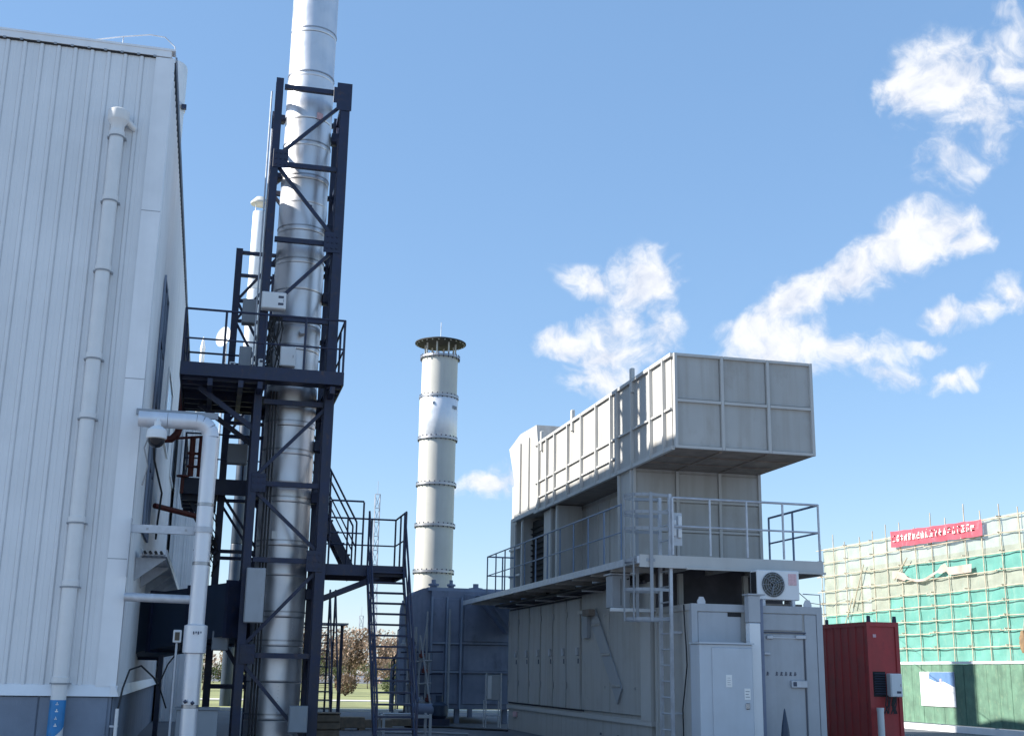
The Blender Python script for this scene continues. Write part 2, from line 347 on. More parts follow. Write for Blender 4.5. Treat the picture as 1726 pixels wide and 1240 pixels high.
B('roof_trim', 'halltrim', an, HX+.12, -.56, 39.95, 52.5, 9.21, 9.42)
# lightning conductor on the roof corner
g = G().path([(-3.2, 22.5, 13.22), (-2.4, 22.35, 13.36), (-1.9, 22.25, 13.42), (-1.62, 22.2, 13.38), (-1.42, 22.16, 13.18), (-1.38, 22.2, 12.9)], .011, 6).tube((-2.4, 22.35, 13.1), (-2.4, 22.35, 13.36), .01, 6)
tag(g.build('lightning_conductor', 'galv'), 'thin bent lightning conductor wire on the white hall roof corner', 'wire')
# roof vent stack behind the eave
vt = thing('roof_vent_stack', 'white roof vent stack peeping out behind the hall eave', 'vent stack', (-2.62, 38.6, 13.1))
G().lathe(-2.62, 38.6, [(.62, 13.0), (.62, 21.0), (.60, 21.05), (.52, 21.05), (.52, 20.5)], 28).build('flue', 'white', vt)
G().lathe(-2.62, 38.6, [(.625, 19.5), (.66, 19.5), (.66, 19.62), (.625, 19.62)], 28, False).build('flange', 'galv', vt)
B('bracket', 'navy', vt, -2.07, -1.92, 38.2, 38.35, 19.42, 19.56)

# rain pipe on the front wall
dp = thing('downpipe', 'white plastic rain downpipe with hopper head on the hall front', 'downpipe', (-2.3, 22.0, 0))
px, py, pr = -2.30, 22.02, .125
zs = [.0, 1.37, 2.95, 4.03, 5.85, 6.93, 8.57, 9.91, 11.19]
for a, b in zip(zs, zs[1:]):
    G().tube((px, py, a+.01), (px, py, b-.01), pr, 20).build('pipe_length', 'pvc', dp)
    G().lathe(px, py, [(pr, b-.05), (pr+.016, b-.045), (pr+.016, b+.045), (pr, b+.05)], 20, False).build('coupling', 'pvc', dp)
for z in zs[1:]: G().box(px-.17, px-.10, 22.04, 22.16, z-.07, z-.045).box(px+.10, px+.17, 22.04, 22.16, z-.07, z-.045).lathe(px, py, [(pr+.004, z-.075), (pr+.012, z-.075), (pr+.012, z-.05), (pr+.004, z-.05)], 20, False).build('clamp', 'cabgrey', dp)
G().lathe(px, py, [(pr, 11.19), (pr, 11.36), (.18, 11.44), (.195, 11.47), (.195, 11.64), (.17, 11.66), (.17, 11.60), (.05, 11.58)], 20).build('hopper_head', 'pvc', dp)
G().tube((px+.14, 22.05, 11.5), (px+.30, 22.16, 11.38), .06, 12).build('inlet_spout', 'pvc', dp)
st = G(); n = 14
def arc_patch(g, a0, a1, z0, z1, r, cut=0):
    vv = []
    for i in range(n+1):
        t = R(a0+(a1-a0)*i/n); lo = z0 + cut*max(0, i-n*.45)/n
        vv += [(px+r*math.cos(t), py+r*math.sin(t), lo), (px+r*math.cos(t), py+r*math.sin(t), z1)]
    return g.add(vv, [(2*i, 2*i+2, 2*i+3, 2*i+1) for i in range(n)])
arc_patch(st, 182, 358, .45, 1.05, pr+.004, 1.0 if False else .35).build('arrow_sticker', 'sticker', dp, smooth=True)
g = G()
for k, z in enumerate((.97, .86, .74, .63)):
    for j in range(3):
        a = 262+j*7; arc_patch(g, a, a+4+3*(k % 2), z, z+.018+.03*(j == 1), pr+.007)
g.build('sticker_lettering', 'paper', dp)

# ------------------------------------------------------------------ silver insulated pipe beside the hall corner
ip = thing('insulated_pipe', 'silver jacketed pipe leaving the hall and bending down beside it', 'pipe', (-.18, 21.9, 0))
vx, vy, pr2 = -.18, 21.9, .14
secs = [(.0, .97), (.97, 1.85), (2.31, 3.35), (3.35, 4.37), (4.37, 5.57)]
for a, b in secs: G().tube((vx, vy, a+.006), (vx, vy, b-.006), pr2, 24).build('jacket_section', 'pipejack', ip)
G().lathe(vx, vy, [(pr2, 1.83), (pr2+.055, 1.85), (pr2+.055, 2.08), (pr2+.055, 2.30), (pr2, 2.32)], 24).build('jacket_sleeve', 'pipejack', ip)
g = G()
for k in range(4): g.box(-.22+k*.04, -.20+k*.04, 21.672, 21.68, 2.15+.02*(k % 2), 2.20)
g.build('pipe_marking', 'ink', ip)
g = G()
for a, z in ((-.26, 1.05), (-.14, 1.03)): g.lathe(a, 21.738, [(.0, z-.04), (.04, z), (.0, z+.04)], 10, False)
g.build('pipe_marking', 'ink', ip)
pts = [(vx, vy, 5.57)]
for i in range(1, 9):
    t = R(90*i/8); pts.append((vx-.26+.26*math.cos(t), vy, 5.57+.26*math.sin(t)))
for a, b in ((0, 3), (3, 6), (6, 8)): G().path(pts[a:b+1], pr2+.004*(a == 3), 24).build('elbow_gore', 'pipejack', ip)
for a, b in ((-.44, -.94), (-.94, -1.44)): G().tube((a-.004, vy, 5.83), (b+.004, vy, 5.83), pr2, 24).build('jacket_section', 'pipejack', ip)
for z in (.97, 3.35, 4.37): G().lathe(vx, vy, [(pr2, z-.03), (pr2+.006, z-.025), (pr2+.006, z+.025), (pr2, z+.03)], 24, False).build('jacket_band', 'band', ip)
pb = thing('pipe_bracket', 'pale steel wall arms holding the silver pipe at the hall corner', 'bracket', (-.8, 21.95, 2.7))
B('arm', 'galv', pb, HX+.04, vx-.1, 22.06, 22.14, 3.86, 4.0)
B('wall_plate', 'galv', pb, HX+.036, HX+.05, 21.98, 22.25, 3.1, 4.1)
G().tube((HX+.04, 22.1, 2.76), (vx-.1, 22.0, 2.74), .075, 14).build('arm', 'galv', pb)
B('arm', 'cabgrey', pb, HX-.05, vx+.1, 22.12, 22.19, 5.95, 6.06)
for a in (-1.15, -.5): B('bolt', 'band', pb, a, a+.04, 22.045, 22.06, 3.91, 3.95)
G().lathe(vx, vy, [(pr2+.008, 3.88), (pr2+.02, 3.88), (pr2+.02, 3.98), (pr2+.008, 3.98)], 20, False).build('clip_ring', 'galv', pb)

# dome security camera
dc = thing('security_camera', 'white dome security camera hanging below the silver pipe', 'camera', (-1.09, 21.62, 5.5))
dx, dy = -1.09, 21.58
G().lathe(dx, dy, [(.02, 5.74), (.06, 5.74), (.06, 5.66), (.10, 5.64), (.165, 5.58), (.172, 5.50), (.172, 5.44), (.15, 5.43)], 24).build('housing', 'white', dc)
G().lathe(dx, dy, [(.145, 5.43), (.14, 5.38), (.11, 5.32), (.06, 5.285), (.0, 5.275)], 20, False).build('dome_lens', 'lens', dc)
G().path([(dx, dy, 5.72), (dx, dy+.02, 5.78), (dx, dy+.2, 5.60), (dx-.02, HY-.03, 5.62)], .03, 10).build('arm', 'white', dc)
G().path([(dx-.1, dy+.1, 5.6), (dx-.2, dy+.2, 5.3), (dx-.12, dy+.35, 5.0), (dx-.2, HY-.05, 4.7)], .012, 6).build('cable', 'cabgrey', dc)

# cable tray and loose cables on the side wall
ctr = thing('cable_tray', 'grey ladder cable tray running along the hall side wall', 'cable tray', (HX+.3, 30, 3.6))
for xx in (HX+.12, HX+.58): B('side_rail', 'galv', ctr, xx, xx+.03, 24.3, 48, 3.65, 3.78)
rung = G().box(0, .43, 0, .05, 0, .03).mesh('rung')
for k in range(60): piece('rung', rung, 'galv', ctr, (HX+.15, 24.4+k*.39, 3.67))
for k in range(10): G().prism([(HX+.03, 3.64), (HX+.6, 3.64), (HX+.03, 3.2)], 'y', 24.6+k*2.3, 24.66+k*2.3).build('bracket', 'galv', ctr)
for k in range(4): G().path([(HX+.2+k*.1, 24.2, 3.72), (HX+.21+k*.1, 30, 3.73+.01*k), (HX+.2+k*.1, 48, 3.72)], .03, 6).build('cable', 'black', ctr)
for i, (lab, pts, r) in enumerate((
    ('black cable looping from the hall plinth up to the base trim', [(-1.40, 22.10, .2), (-1.36, 22.08, .8), (-1.30, 22.1, 1.25), (-1.22, 22.2, 1.55), (-1.05, 22.5, 1.62), (-.85, 23.2, 1.42), (-.8, 24.5, 1.25), (-.9, 26, 1.4)], .016),
    ('black cable sagging down the hall side wall below the camera', [(-1.25, 23.0, 6.2), (-1.2, 23.6, 5.4), (-1.05, 24.6, 4.9), (-1.1, 25, 4.4), (-1.15, 26, 4.15)], .02),
    ('thin black cable hanging down beside the light box on the wall', [(-.42, 22.6, 2.2), (-.44, 22.6, 1.9), (-.62, 22.8, 1.65), (-.75, 23, 1.3), (-.6, 23.2, .9)], .014))):
    tag(G().path(pts, r, 6).build('cable', 'black'), lab, 'cable')
lb = thing('junction_box', 'small pale junction box with dark screen beside the silver pipe sleeve', 'junction box', (-.5, 22.5, 2.1))
BB('case', 'white', lb, -.56, -.42, 22.45, 22.53, 2.02, 2.24); B('screen', 'lens', lb, -.53, -.45, 22.44, 22.449, 2.06, 2.2)
G().tube((-.49, 22.5, 0), (-.49, 22.5, 2.02), .02).build('post', 'galv', lb)
# marker post at the plinth corner and low grey box
mp = thing('marker_post', 'short pinkish plastic conduit beside the hall plinth corner', 'conduit', (-1.36, 22.0, 0))
G().tube((-1.35, 21.98, 0), (-1.35, 21.98, .92), .03, 10).build('tube', 'pvc', mp); G().box(-1.45, -1.32, 21.99, 22.15, .62, .65).build('clip', 'galv', mp)
lw = thing('transformer_box', 'low blue grey steel box on the ground behind the silver pipe', 'box', (.1, 25.2, 0))
BB('body', 'cab', lw, -.45, .33, 24.9, 25.6, 0, .82); B('lid', 'cabgrey', lw, -.48, .36, 24.87, 25.63, .82, .86); B('door_seam', 'gap', lw, -.06, -.05, 24.895, 24.9, .05, .8)

# dark duct from hall to stack
dd = thing('inlet_duct', 'large dark blue rectangular duct from the hall wall to the stack', 'duct', (-.5, 27, 2.4))
A0 = [(-1.45, 28.9), (.75, 26.4)]
def duct_seg(p, q, z0, z1, w):
    a, b = Vector((*p, 0)), Vector((*q, 0)); d = (b-a).normalized(); nn = Vector((-d.y, d.x, 0))*w/2
    g = G(); vv = []
    for e, (l, h) in ((a, z0), (b, z1)):
        for s_, z in ((-1, l), (1, l), (1, h), (-1, h)): vv.append(e + nn*s_ + Vector((0, 0, z)))
    return g.add(vv, [(0, 1, 2, 3), (7, 6, 5, 4), (0, 4, 5, 1), (1, 5, 6, 2), (2, 6, 7, 3), (3, 7, 4, 0)])
P0, P1 = Vector((-1.46, 28.6)), Vector((.85, 26.2))
for k in range(3):
    a, b = P0.lerp(P1, k/3+.004), P0.lerp(P1, (k+1)/3-.004)
    z = lambda t: (1.80+.45*t, 3.05+.25*t)
    duct_seg(a, b, z(k/3), z((k+1)/3), 1.3).build('duct_section', 'duct', dd)
for k in range(4):
    a, b = P0.lerp(P1, k/3-.012), P0.lerp(P1, k/3+.012)
    duct_seg(a, b, (z(k/3)[0]-.05, z(k/3)[1]+.05), (z(k/3)[0]-.05, z(k/3)[1]+.05), 1.4).build('flange', 'navy', dd)
G().bar((-.9, 27.6, 0), (-.9, 27.6, 1.85), .1, .1).build('leg', 'navy', dd); G().bar((-.3, 27.2, 0), (-.3, 27.2, 1.95), .1, .1).build('leg', 'navy', dd)

# ------------------------------------------------------------------ silver stack
SX, SY = 1.40, 25.85
sk = thing('exhaust_stack', 'tall silver aluminium clad exhaust stack inside the dark steel tower', 'chimney', (SX, SY, 0))
zb = [0, .62, 1.35, 2.05, 2.62, 3.45, 4.05, 4.95, 5.35, 5.95, 6.55, 7.4, 8.2, 8.75, 9.55, 10.15, 10.9, 11.55, 12.1, 12.9, 13.55, 14.6, 15.7, 16.9, 18.1, 19.3, 20.4]
for i, (a, b) in enumerate(zip(zb, zb[1:])):
    r = .552-.0022*a - (.006 if i % 2 else 0)
    G().lathe(SX, SY, [(r-.006, a+.004), (r+.002, a+.02), (r, a+.05), (r, b-.05), (r+.003, b-.012), (r-.006, b-.004)], 48).build('shell_section', 'silver', sk)
for i, a in enumerate(zb[1:-1]):
    if i % 3 == 1: continue
    r = .558-.0022*a
    G().lathe(SX, SY, [(r-.004, a+.10), (r+.004, a+.102), (r+.004, a+.128), (r-.004, a+.13)], 48, False).build('steel_band', 'band', sk)
for z in (1.0, 2.35, 5.6, 9.2, 11.2):      # vertical lap seams and rivet rows
    g = G(); t = R(-100+17*z); rr = .55-.0022*z
    for k in range(9): q = z-.3+k*.07; g.box(SX+rr*math.cos(t)-.008, SX+rr*math.cos(t)+.008, SY+rr*math.sin(t)-.012, SY+rr*math.sin(t)+.004, q, q+.014)
    g.build('rivet_row', 'band', sk)
for (ang, z, w, h, m) in ((-65, 13.55, .16, .16, 'pink'), (-75, 11.35, .05, .14, 'ink'), (-70, 12.9, .2, .05, 'paper'), (-112, 4.18, .10, .16, 'paper')):
    g = G(); t0 = R(ang); r = .556-.0022*z; dt = w/r/2
    g.add([(SX+r*math.cos(t), SY+r*math.sin(t), zz) for t in (t0-dt, t0, t0+dt) for zz in (z, z+h)], [(0, 2, 3, 1), (2, 4, 5, 3)]).build('label_plate', m, sk)
G().tube((SX+.1, SY-.54, 8.55), (SX+.1, SY-.78, 8.55), .07, 14).build('sampling_port', 'band', sk)
G().tube((SX-.3, SY-.45, 8.15), (SX-.36, SY-.7, 8.15), .06, 14).build('sampling_port', 'band', sk)

# ------------------------------------------------------------------ support tower
tw = thing('support_tower', 'dark navy steel tower with platform carrying the silver stack', 'steel tower', (1.40, 25.85, 0))
CXL, CXR, CYN, CYF = .68, 2.13, 25.0, 26.72
for x_ in (CXL, CXR):
    for y_ in (CYN, CYF): G().hbeam(x_, y_, 0, 14.2, .16 if x_ < 1 else .20, .24).build('column', 'navy', tw); B('base_plate', 'navy', tw, x_-.2, x_+.2, y_-.2, y_+.2, 0, .03)
LV = [1.86, 3.72, 5.25, 6.95, 8.75, 10.5, 12.22, 14.05]
for z in LV:
    for y_ in (CYN, CYF): G().box(CXL+.11, CXR-.11, y_-.05, y_+.05, z-.05, z+.05).build('beam', 'navy', tw)
    for x_ in (CXL, CXR): G().box(x_-.05, x_+.05, CYN+.12, CYF-.12, z-.05, z+.05).build('beam', 'navy', tw)
def brace(p, q): return G().bar(p, q, .07, .07).build('brace', 'navy', tw)
zz = [(CXL, 12.35, CXR, 13.85), (CXL, 12.25, CXR, 10.55), (CXR, 10.45, CXL, 8.85), (CXR, 6.95, CXL, 5.35), (CXL, 5.15, CXR, 3.85), (CXR, 3.6, CXL, 2.0), (CXL, 1.75, CXR, .15)]
for xa, za, xb, zb_ in zz:
    brace((xa, CYN, za), (xb, CYN, zb_)); brace((xa, CYF, za), (xb, CYF, zb_))
for z0, z1 in zip([.2]+LV, LV):
    for x_ in (CXL, CXR): brace((x_, CYN+.1, z0+.1), (x_, CYF-.1, z1-.1))
for (x_, z, s) in ((CXL+.12, 12.3, .20), (CXR-.13, 10.5, .22), (CXR-.13, 13.95, .18), (CXL+.12, 5.25, .18), (CXR-.13, 3.72, .20), (CXL+.12, 1.88, .18)):
    G().bbox(x_-s*.8, x_+s*.8, CYN-.012-.124, CYN-.124, z-s*1.05, z+s*1.05, .004).build('gusset_plate', 'navy', tw)
bolt = G().lathe(0, 0, [(.022, 0), (.022, .02)], 6).mesh('bolt')
for (x_, z) in ((CXL+.12, 12.3), (CXR-.13, 10.5), (CXL+.12, 5.25), (CXR-.13, 3.72), (CXL+.12, 1.88)):
    for a in (-.10, .0, .10):
        for b in (-.13, 0, .13): piece('bolt', bolt, 'navy', tw, (x_+a, CYN-.137, z+b), (R(90), 0, 0))
B('top_plate', 'navy', tw, CXR-.2, CXR+.13, CYN-.14, CYN-.121, 13.6, 14.25)
# clamps and services on the right flank
for z in (13.2, 11.0, 9.4, 6.1, 5.0, 3.0): BB('stack_clamp', 'navy', tw, SX+.53, CXR+.02, 25.7, 26.0, z, z+.22)
for z in (13.6, 12.2): BB('stack_clamp', 'navy', tw, CXL-.02, SX-.53, 25.7, 26.0, z, z+.12)
for k, xx in enumerate((CXR-.06, CXR+.06)): G().tube((xx, 25.6+.1*k, .1), (xx, 25.6+.1*k, 13.2), .028, 8).build('conduit', 'galv' if k else 'navy', tw)
for k, xx in enumerate((CXL-.16, CXL-.10)): G().tube((xx, 24.98+.2*k, 7.3), (xx, 24.98+.2*k, 13.9-k*.8), .018, 8).build('conduit', 'galv', tw)
for k in range(3): G().tube((CXL+.26+.06*k, 25.1, .1), (CXL+.26+.06*k, 25.1, 7.2), .02, 8).build('conduit', 'black', tw)
# working platform
PX0, PX1, PY0, PY1, PZ = -.87, 2.32, 24.3, 27.9, 7.36
pf = thing('working_platform', 'dark steel working platform with railings halfway up the tower', 'platform', (.7, 26.1, 7.2))
for a in ((PX0, .72, PY0, PY1), (2.06, PX1, PY0, PY1), (.72, 2.06, PY0, 25.2), (.72, 2.06, 26.5, PY1)): B('deck_plate', 'navy', pf, *a, PZ, PZ+.03)
B('fascia', 'navy', pf, PX0-.02, PX1+.02, PY0-.03, PY0-.001, PZ-.12, PZ+.15)
B('fascia', 'navy', pf, PX0-.02, PX1+.02, PY1+.001, PY1+.03, PZ-.12, PZ+.15)
B('fascia', 'navy', pf, PX0-.03, PX0-.001, PY0, PY1, PZ-.12, PZ+.15)
B('fascia', 'navy', pf, PX1+.001, PX1+.03, PY0, PY1, PZ-.12, PZ+.15)
for y_ in (24.55, 25.0, 25.35, 26.4, 26.9, 27.5):
    for a, b in ((PX0, SX-.62), (SX+.62, PX1)): B('joist', 'navy', pf, a+.02, b, y_-.04, y_+.04, PZ-.155, PZ-.002)
for x_ in (-.3, .3, .68, 2.13): B('joist', 'navy', pf, x_-.05, x_+.05, PY0, PY1, PZ-.3, PZ-.157)
for y_ in (CYN, CYF): G().bar((PX0+.35, y_, PZ-.2), (CXL-.05, y_, PZ-1.0), .1, .1).build('knee_brace', 'navy', pf)
rail_run(pf, 'navy', (PX0, PY0), (PX1, PY0), PZ+.03, 1.22, 4, .024)
rail_run(pf, 'navy', (PX1, PY0), (PX1, PY1), PZ+.03, 1.22, 4, .024, ends=(False, True))
rail_run(pf, 'navy', (PX0, PY0), (PX0, PY1), PZ+.03, 1.22, 3, .024, ends=(False, True))
rail_run(pf, 'navy', (PX0, PY1), (PX1, PY1), PZ+.03, 1.22, 4, .024, ends=(False, False))
# things mounted on the tower
def cabinet(name, label, cat, x0, x1, y0, y1, z0, z1, m, marks=0, group=None):
    t = thing(name, label, cat, ((x0+x1)/2, (y0+y1)/2, z0), group)
    BB('case', m, t, x0, x1, y0, y1, z0, z1)
    B('door', m, t, x0+.02, x1-.02, y0-.012, y0-.001, z0+.02, z1-.02)
    B('bracket', 'navy', t, x0+.03, x1-.03, y1, y1+.05, z0+.1, z0+.14)
    for k in range(marks): B('vent', 'ink', t, x1-.16, x1-.05, y0-.016, y0-.0125, z0+.08+k*.15, z0+.13+k*.15)
    B('latch', 'band', t, x1-.06, x1-.045, y0-.022, y0-.0125, (z0+z1)/2-.03, (z0+z1)/2+.03)
    return t
cabinet('control_box', 'white control box with two dark vents on the tower above the railing', 'control box', .60, 1.10, 24.60, 24.84, 8.84, 9.20, 'white', 2)
cabinet('instrument_box', 'grey instrument box left of the white control box on the tower', 'control box', .24, .54, 25.9, 26.15, 8.85, 9.40, 'cabgrey')
cabinet('analyser_cabinet', 'tall pale blue cabinet standing on the upper platform', 'cabinet', .24, .50, 25.6, 25.9, 7.40, 8.25, 'cab')
cabinet('terminal_box', 'pale box in front of the stack on the upper platform', 'control box', 1.06, 1.38, 24.86, 25.1, 7.70, 8.12, 'white')
cabinet('switch_cabinet', 'long pale grey cabinet on the lower part of the tower', 'cabinet', .68, 1.05, 24.62, 24.84, 2.47, 3.53, 'cab')
cabinet('socket_box', 'small grey box at the foot of the tower', 'control box', 1.66, 2.02, 24.60, 24.85, .42, .92, 'cabgrey')
cabinet('relay_box', 'grey box on the rear tower beside the lower platform', 'control box', .16, .60, 27.6, 27.85, 6.05, 6.5, 'cabgrey')
cabinet('meter_box', 'small grey box below the dark duct left of the tower', 'control box', .12, .45, 26.0, 26.2, 1.95, 2.35, 'cabgrey')
ds = thing('dish_antenna', 'white oval dish on a pole seen past the platform railing', 'antenna', (-.15, 57, 0))
g = G(); cc = Vector((-.15, 57, 16.75)); ax = Vector((-.72, -.62, .1)).normalized(); e1 = ax.cross(Vector((0, 0, 1))).normalized(); e2 = e1.cross(ax)
vv = [cc]; f = []
for j, (r, dd_) in enumerate(((.2, .03), (.36, .08), (.50, .16))):
    vv += [cc + (e1*math.cos(2*math.pi*k/20)+e2*math.sin(2*math.pi*k/20))*r + ax*dd_ for k in range(20)]
f += [(0, 1+k, 1+(k+1) % 20) for k in range(20)]
for j in range(2): f += [(1+j*20+k, 1+j*20+(k+1) % 20, 21+j*20+(k+1) % 20, 21+j*20+k) for k in range(20)]
g.add(vv, f).build('reflector', 'white', ds); G().tube((-.1, 57.1, 0), (-.1, 57.1, 16.7), .05).build('mast', 'galv', ds); G().tube(cc, cc+ax*.45, .025).build('feed_arm', 'galv', ds)
vp_ = thing('vent_pipe', 'small white pointed vent seen past the platform railing by the hall', 'vent', (-1.15, 57, 0))
G().lathe(-1.15, 57, [(.11, 0), (.11, 16.1), (.13, 16.1), (.05, 16.55), (.02, 16.7)], 14).build('pipe', 'white', vp_); G().lathe(-1.15, 57, [(.12, 14), (.17, 14), (.17, 14.1), (.12, 14.1)], 14, False).build('flange', 'galv', vp_)
hs = G()
for k in range(16):
    a = random.uniform(.82, 1.05); pts = [(a, 24.9, 8.8)]
    for j in range(5): pts.append((a+random.uniform(-.09, .09), 24.92+random.uniform(-.06, .06), 8.8-.27*(j+1)))
    hs.path(pts, .012, 5)
tag(hs.build('cable_bundle', 'black'), 'tangle of dark cables below the white control box', 'cables')
for i, (lab, a) in enumerate((('small white gauge beside the tower column on the platform', (.62, .74, 24.7, 24.8, 7.55, 7.78)), ('white sampling pump on the platform deck by the tower', (.05, .17, 25.0, 25.15, 7.5, 7.75)))):
    t = thing('sampling_unit', lab, 'instrument', (a[0], a[2], a[4])); BB('case', 'white', t, *a); B('base', 'navy', t, a[0]+.02, a[1]-.02, a[2]+.02, a[3]-.02, PZ+.03, a[4]); B('display', 'ink', t, a[0]+.03, a[1]-.03, a[2]-.005, a[2]-.001, a[5]-.08, a[5]-.03)

# ------------------------------------------------------------------ second (rear) tower with white flue
t2 = thing('rear_tower', 'smaller dark steel tower behind with a lower platform', 'steel tower', (.4, 29.5, 0))
for x_ in (.10, 1.05):
    for y_ in (28.8, 30.6): G().hbeam(x_, y_, 0, 11.5, .16, .18).build('column', 'navy', t2)
for z in (1.2, 2.6, 4.2, 5.6, 7.2, 8.6, 10.2, 11.42):
    for y_ in (28.8, 30.6): B('beam', 'navy', t2, .18, .97, y_-.04, y_+.04, z-.04, z+.04)
    for x_ in (.10, 1.05): B('beam', 'navy', t2, x_-.04, x_+.04, 28.9, 30.5, z-.04, z+.04)
for i, (z0, z1) in enumerate(((1.2, 2.6), (2.6, 4.2), (4.2, 5.5), (7.2, 8.6), (8.6, 10.2), (10.2, 11.4))):
    a, b = (.12, 1.03) if i % 2 else (1.03, .12)
    for y_ in (28.8, 30.6): G().bar((a, y_, z0), (b, y_, z1), .06, .06).build('brace', 'navy', t2)
for x0, x1, y0, y1 in ((-.78, 1.2, 28.3, 29.6), (-.78, .2, 29.6, 31), (.8, 1.2, 29.6, 31)): B('deck_plate', 'navy', t2, x0, x1, y0, y1-.003, 5.62, 5.66)
B('fascia', 'navy', t2, -.8, 1.22, 28.26, 28.299, 5.42, 5.78); B('fascia', 'navy', t2, -.82, -.785, 28.3, 31, 5.42, 5.78)
for y_ in (28.6, 29.2, 29.9, 30.6): B('joist', 'navy', t2, -.78, .0, y_-.05, y_+.05, 5.3, 5.61)
for y_ in (28.8, 30.6): G().bar((-.6, y_, 5.35), (.05, y_, 4.3), .08, .08).build('knee_brace', 'navy', t2)
rail_run(t2, 'navy', (-.78, 28.3), (1.2, 28.3), 5.66, 1.15, 3, .02); rail_run(t2, 'navy', (-.78, 28.3), (-.78, 31), 5.66, 1.15, 3, .02, ends=(False, True))
g = G()
for k in range(26):
    zc, xc = random.uniform(4.0, 5.3), random.uniform(-.3, .0); g.path([(xc, 28.6, zc), (xc+random.uniform(-.2, .2), 28.6, zc-.25), (xc+random.uniform(-.2, .2), 28.65, zc-.5)], .014, 5)
g.build('hanging_cable', 'black', t2)
wf = thing('white_flue', 'slim sunlit white chimney with tan cap seen behind the tower', 'chimney', (1.01, 56, 0))
for a, b in ((14, 18.9), (18.9, 22.8)): G().lathe(1.01, 56, [(.315, a+.01), (.33, a+.04), (.33, b-.04), (.315, b-.01)], 24).build('flue_section', 'white', wf)
for a, b in ((0, 7), (7, 14)): G().lathe(1.01, 56, [(.24, a+.01), (.25, a+.04), (.25, b-.04), (.24, b-.01)], 20).build('lower_section', 'duct', wf)
G().lathe(.98, 56, [(.12, 23.15), (.44, 23.2), (.45, 23.27), (.2, 23.55), (.04, 23.6)], 24).build('rain_cap', 'cream', wf)
for k in range(4): t = R(45+90*k); G().tube((1.01+.28*math.cos(t), 56+.28*math.sin(t), 22.7), (1.0+.31*math.cos(t), 56+.31*math.sin(t), 23.24), .02, 6).build('cap_strut', 'galv', wf)
# oxide red pipework and valve set
vv_ = thing('valve_set', 'brownish red pipework and valves between hall wall and rear platform', 'pipework', (-.8, 28.5, 5.5))
G().path([(-.92, 28.2, 7.9), (-.92, 28.2, 7.2), (-.93, 28.2, 6.95), (-.98, 28.2, 6.75), (-1.1, 28.2, 6.62), (-1.4, 28.2, 6.6)], .085, 12).build('riser_pipe', 'brown', vv_)
G().path([(-1.4, 28.1, 7.15), (-1.05, 28.1, 7.15), (-.95, 28.15, 7.1)], .08, 12).build('branch_pipe', 'brown', vv_)
for x_ in (-.62, -.42):
    G().tube((x_, 28.2, 5.8), (x_, 28.2, 6.7), .065, 12).build('valve_pipe', 'brown', vv_)
    G().lathe(x_, 28.2, [(.11, 6.3), (.11, 6.34)], 12).build('flange', 'brown', vv_); G().lathe(x_, 28.2, [(.11, 6.0), (.11, 6.04)], 12).build('flange', 'brown', vv_)
G().tube((-1.2, 28.2, 6.62), (-.4, 28.2, 6.72), .03, 8).build('cross_pipe', 'brown', vv_)
G().lathe(-.78, 28.15, [(.02, 5.75), (.14, 5.77), (.14, 5.80), (.02, 5.82)], 14).build('hand_wheel', 'brown', vv_); G().tube((-.78, 28.15, 5.4), (-.78, 28.15, 5.8), .04, 10).build('stem', 'brown', vv_)
G().tube((-1.3, 27.4, 5.0), (-.4, 28.2, 4.9), .06, 10).build('low_pipe', 'brown', vv_)

# ------------------------------------------------------------------ stair tower right of the stack
sr = thing('access_stair', 'dark steel stair with landing to the right of the silver stack', 'stairs', (3.46, 25, 0))
LZ = 3.68
for k in range(3): B('landing_plate', 'navy', sr, 2.26+k*.535, 2.26+k*.535+.53, 25.15, 26.65, LZ-.03, LZ)
for a in ((2.24, 3.88, 25.10, 25.148), (2.24, 3.88, 26.652, 26.70)): B('landing_beam', 'navy', sr, *a, LZ-.2, LZ+.02)
B('landing_beam', 'navy', sr, 3.87, 3.91, 25.15, 26.65, LZ-.2, LZ+.02)
B('landing_beam', 'navy', sr, 2.2, 2.255, 25.15, 26.65, LZ-.2, LZ+.02)
for y_ in (25.2, 26.55): G().bar((2.2, y_, 3.0), (3.35, y_, LZ-.2), .08, .1).build('knee_brace', 'navy', sr)
y0_, y1_ = 22.75, 25.1; NT = 17
for x_ in (3.10, 3.84): G().bar((x_, y0_, .02), (x_, y1_, LZ-.06), .03, .17, (0, -1, .6)).build('stringer', 'navy', sr)
tread = G().bbox(0, .71, 0, .20, 0, .035, .004).mesh('tread')
for k in range(NT):
    t = (k+.6)/NT; piece('tread', tread, 'navy', sr, (3.115, y0_+(y1_-y0_)*t-.1, (LZ-.06)*t))
for x_ in (3.10, 3.84):
    a, b = Vector((x_, y0_, .05)), Vector((x_, y1_, LZ)); U = Vector((0, 0, 1))
    G().tube(a+U*1.0, b+U*1.12, .022).build('handrail', 'navy', sr); G().tube(a+U*.5, b+U*.55, .016).build('mid_rail', 'navy', sr)
    for t in (.0, .33, .66, 1.0): p = a.lerp(b, t); G().tube(p, p+U*(1.0+.12*t), .02).build('rail_post', 'navy', sr)
rail_run(sr, 'navy', (3.88, 25.15), (3.88, 26.65), LZ, 1.15, 2, .02); rail_run(sr, 'navy', (2.3, 26.65), (3.88, 26.65), LZ, 1.15, 3, .02, ends=(True, False))
rail_run(sr, 'navy', (2.3, 25.12), (2.98, 25.12), LZ, 1.32, 1, .02)
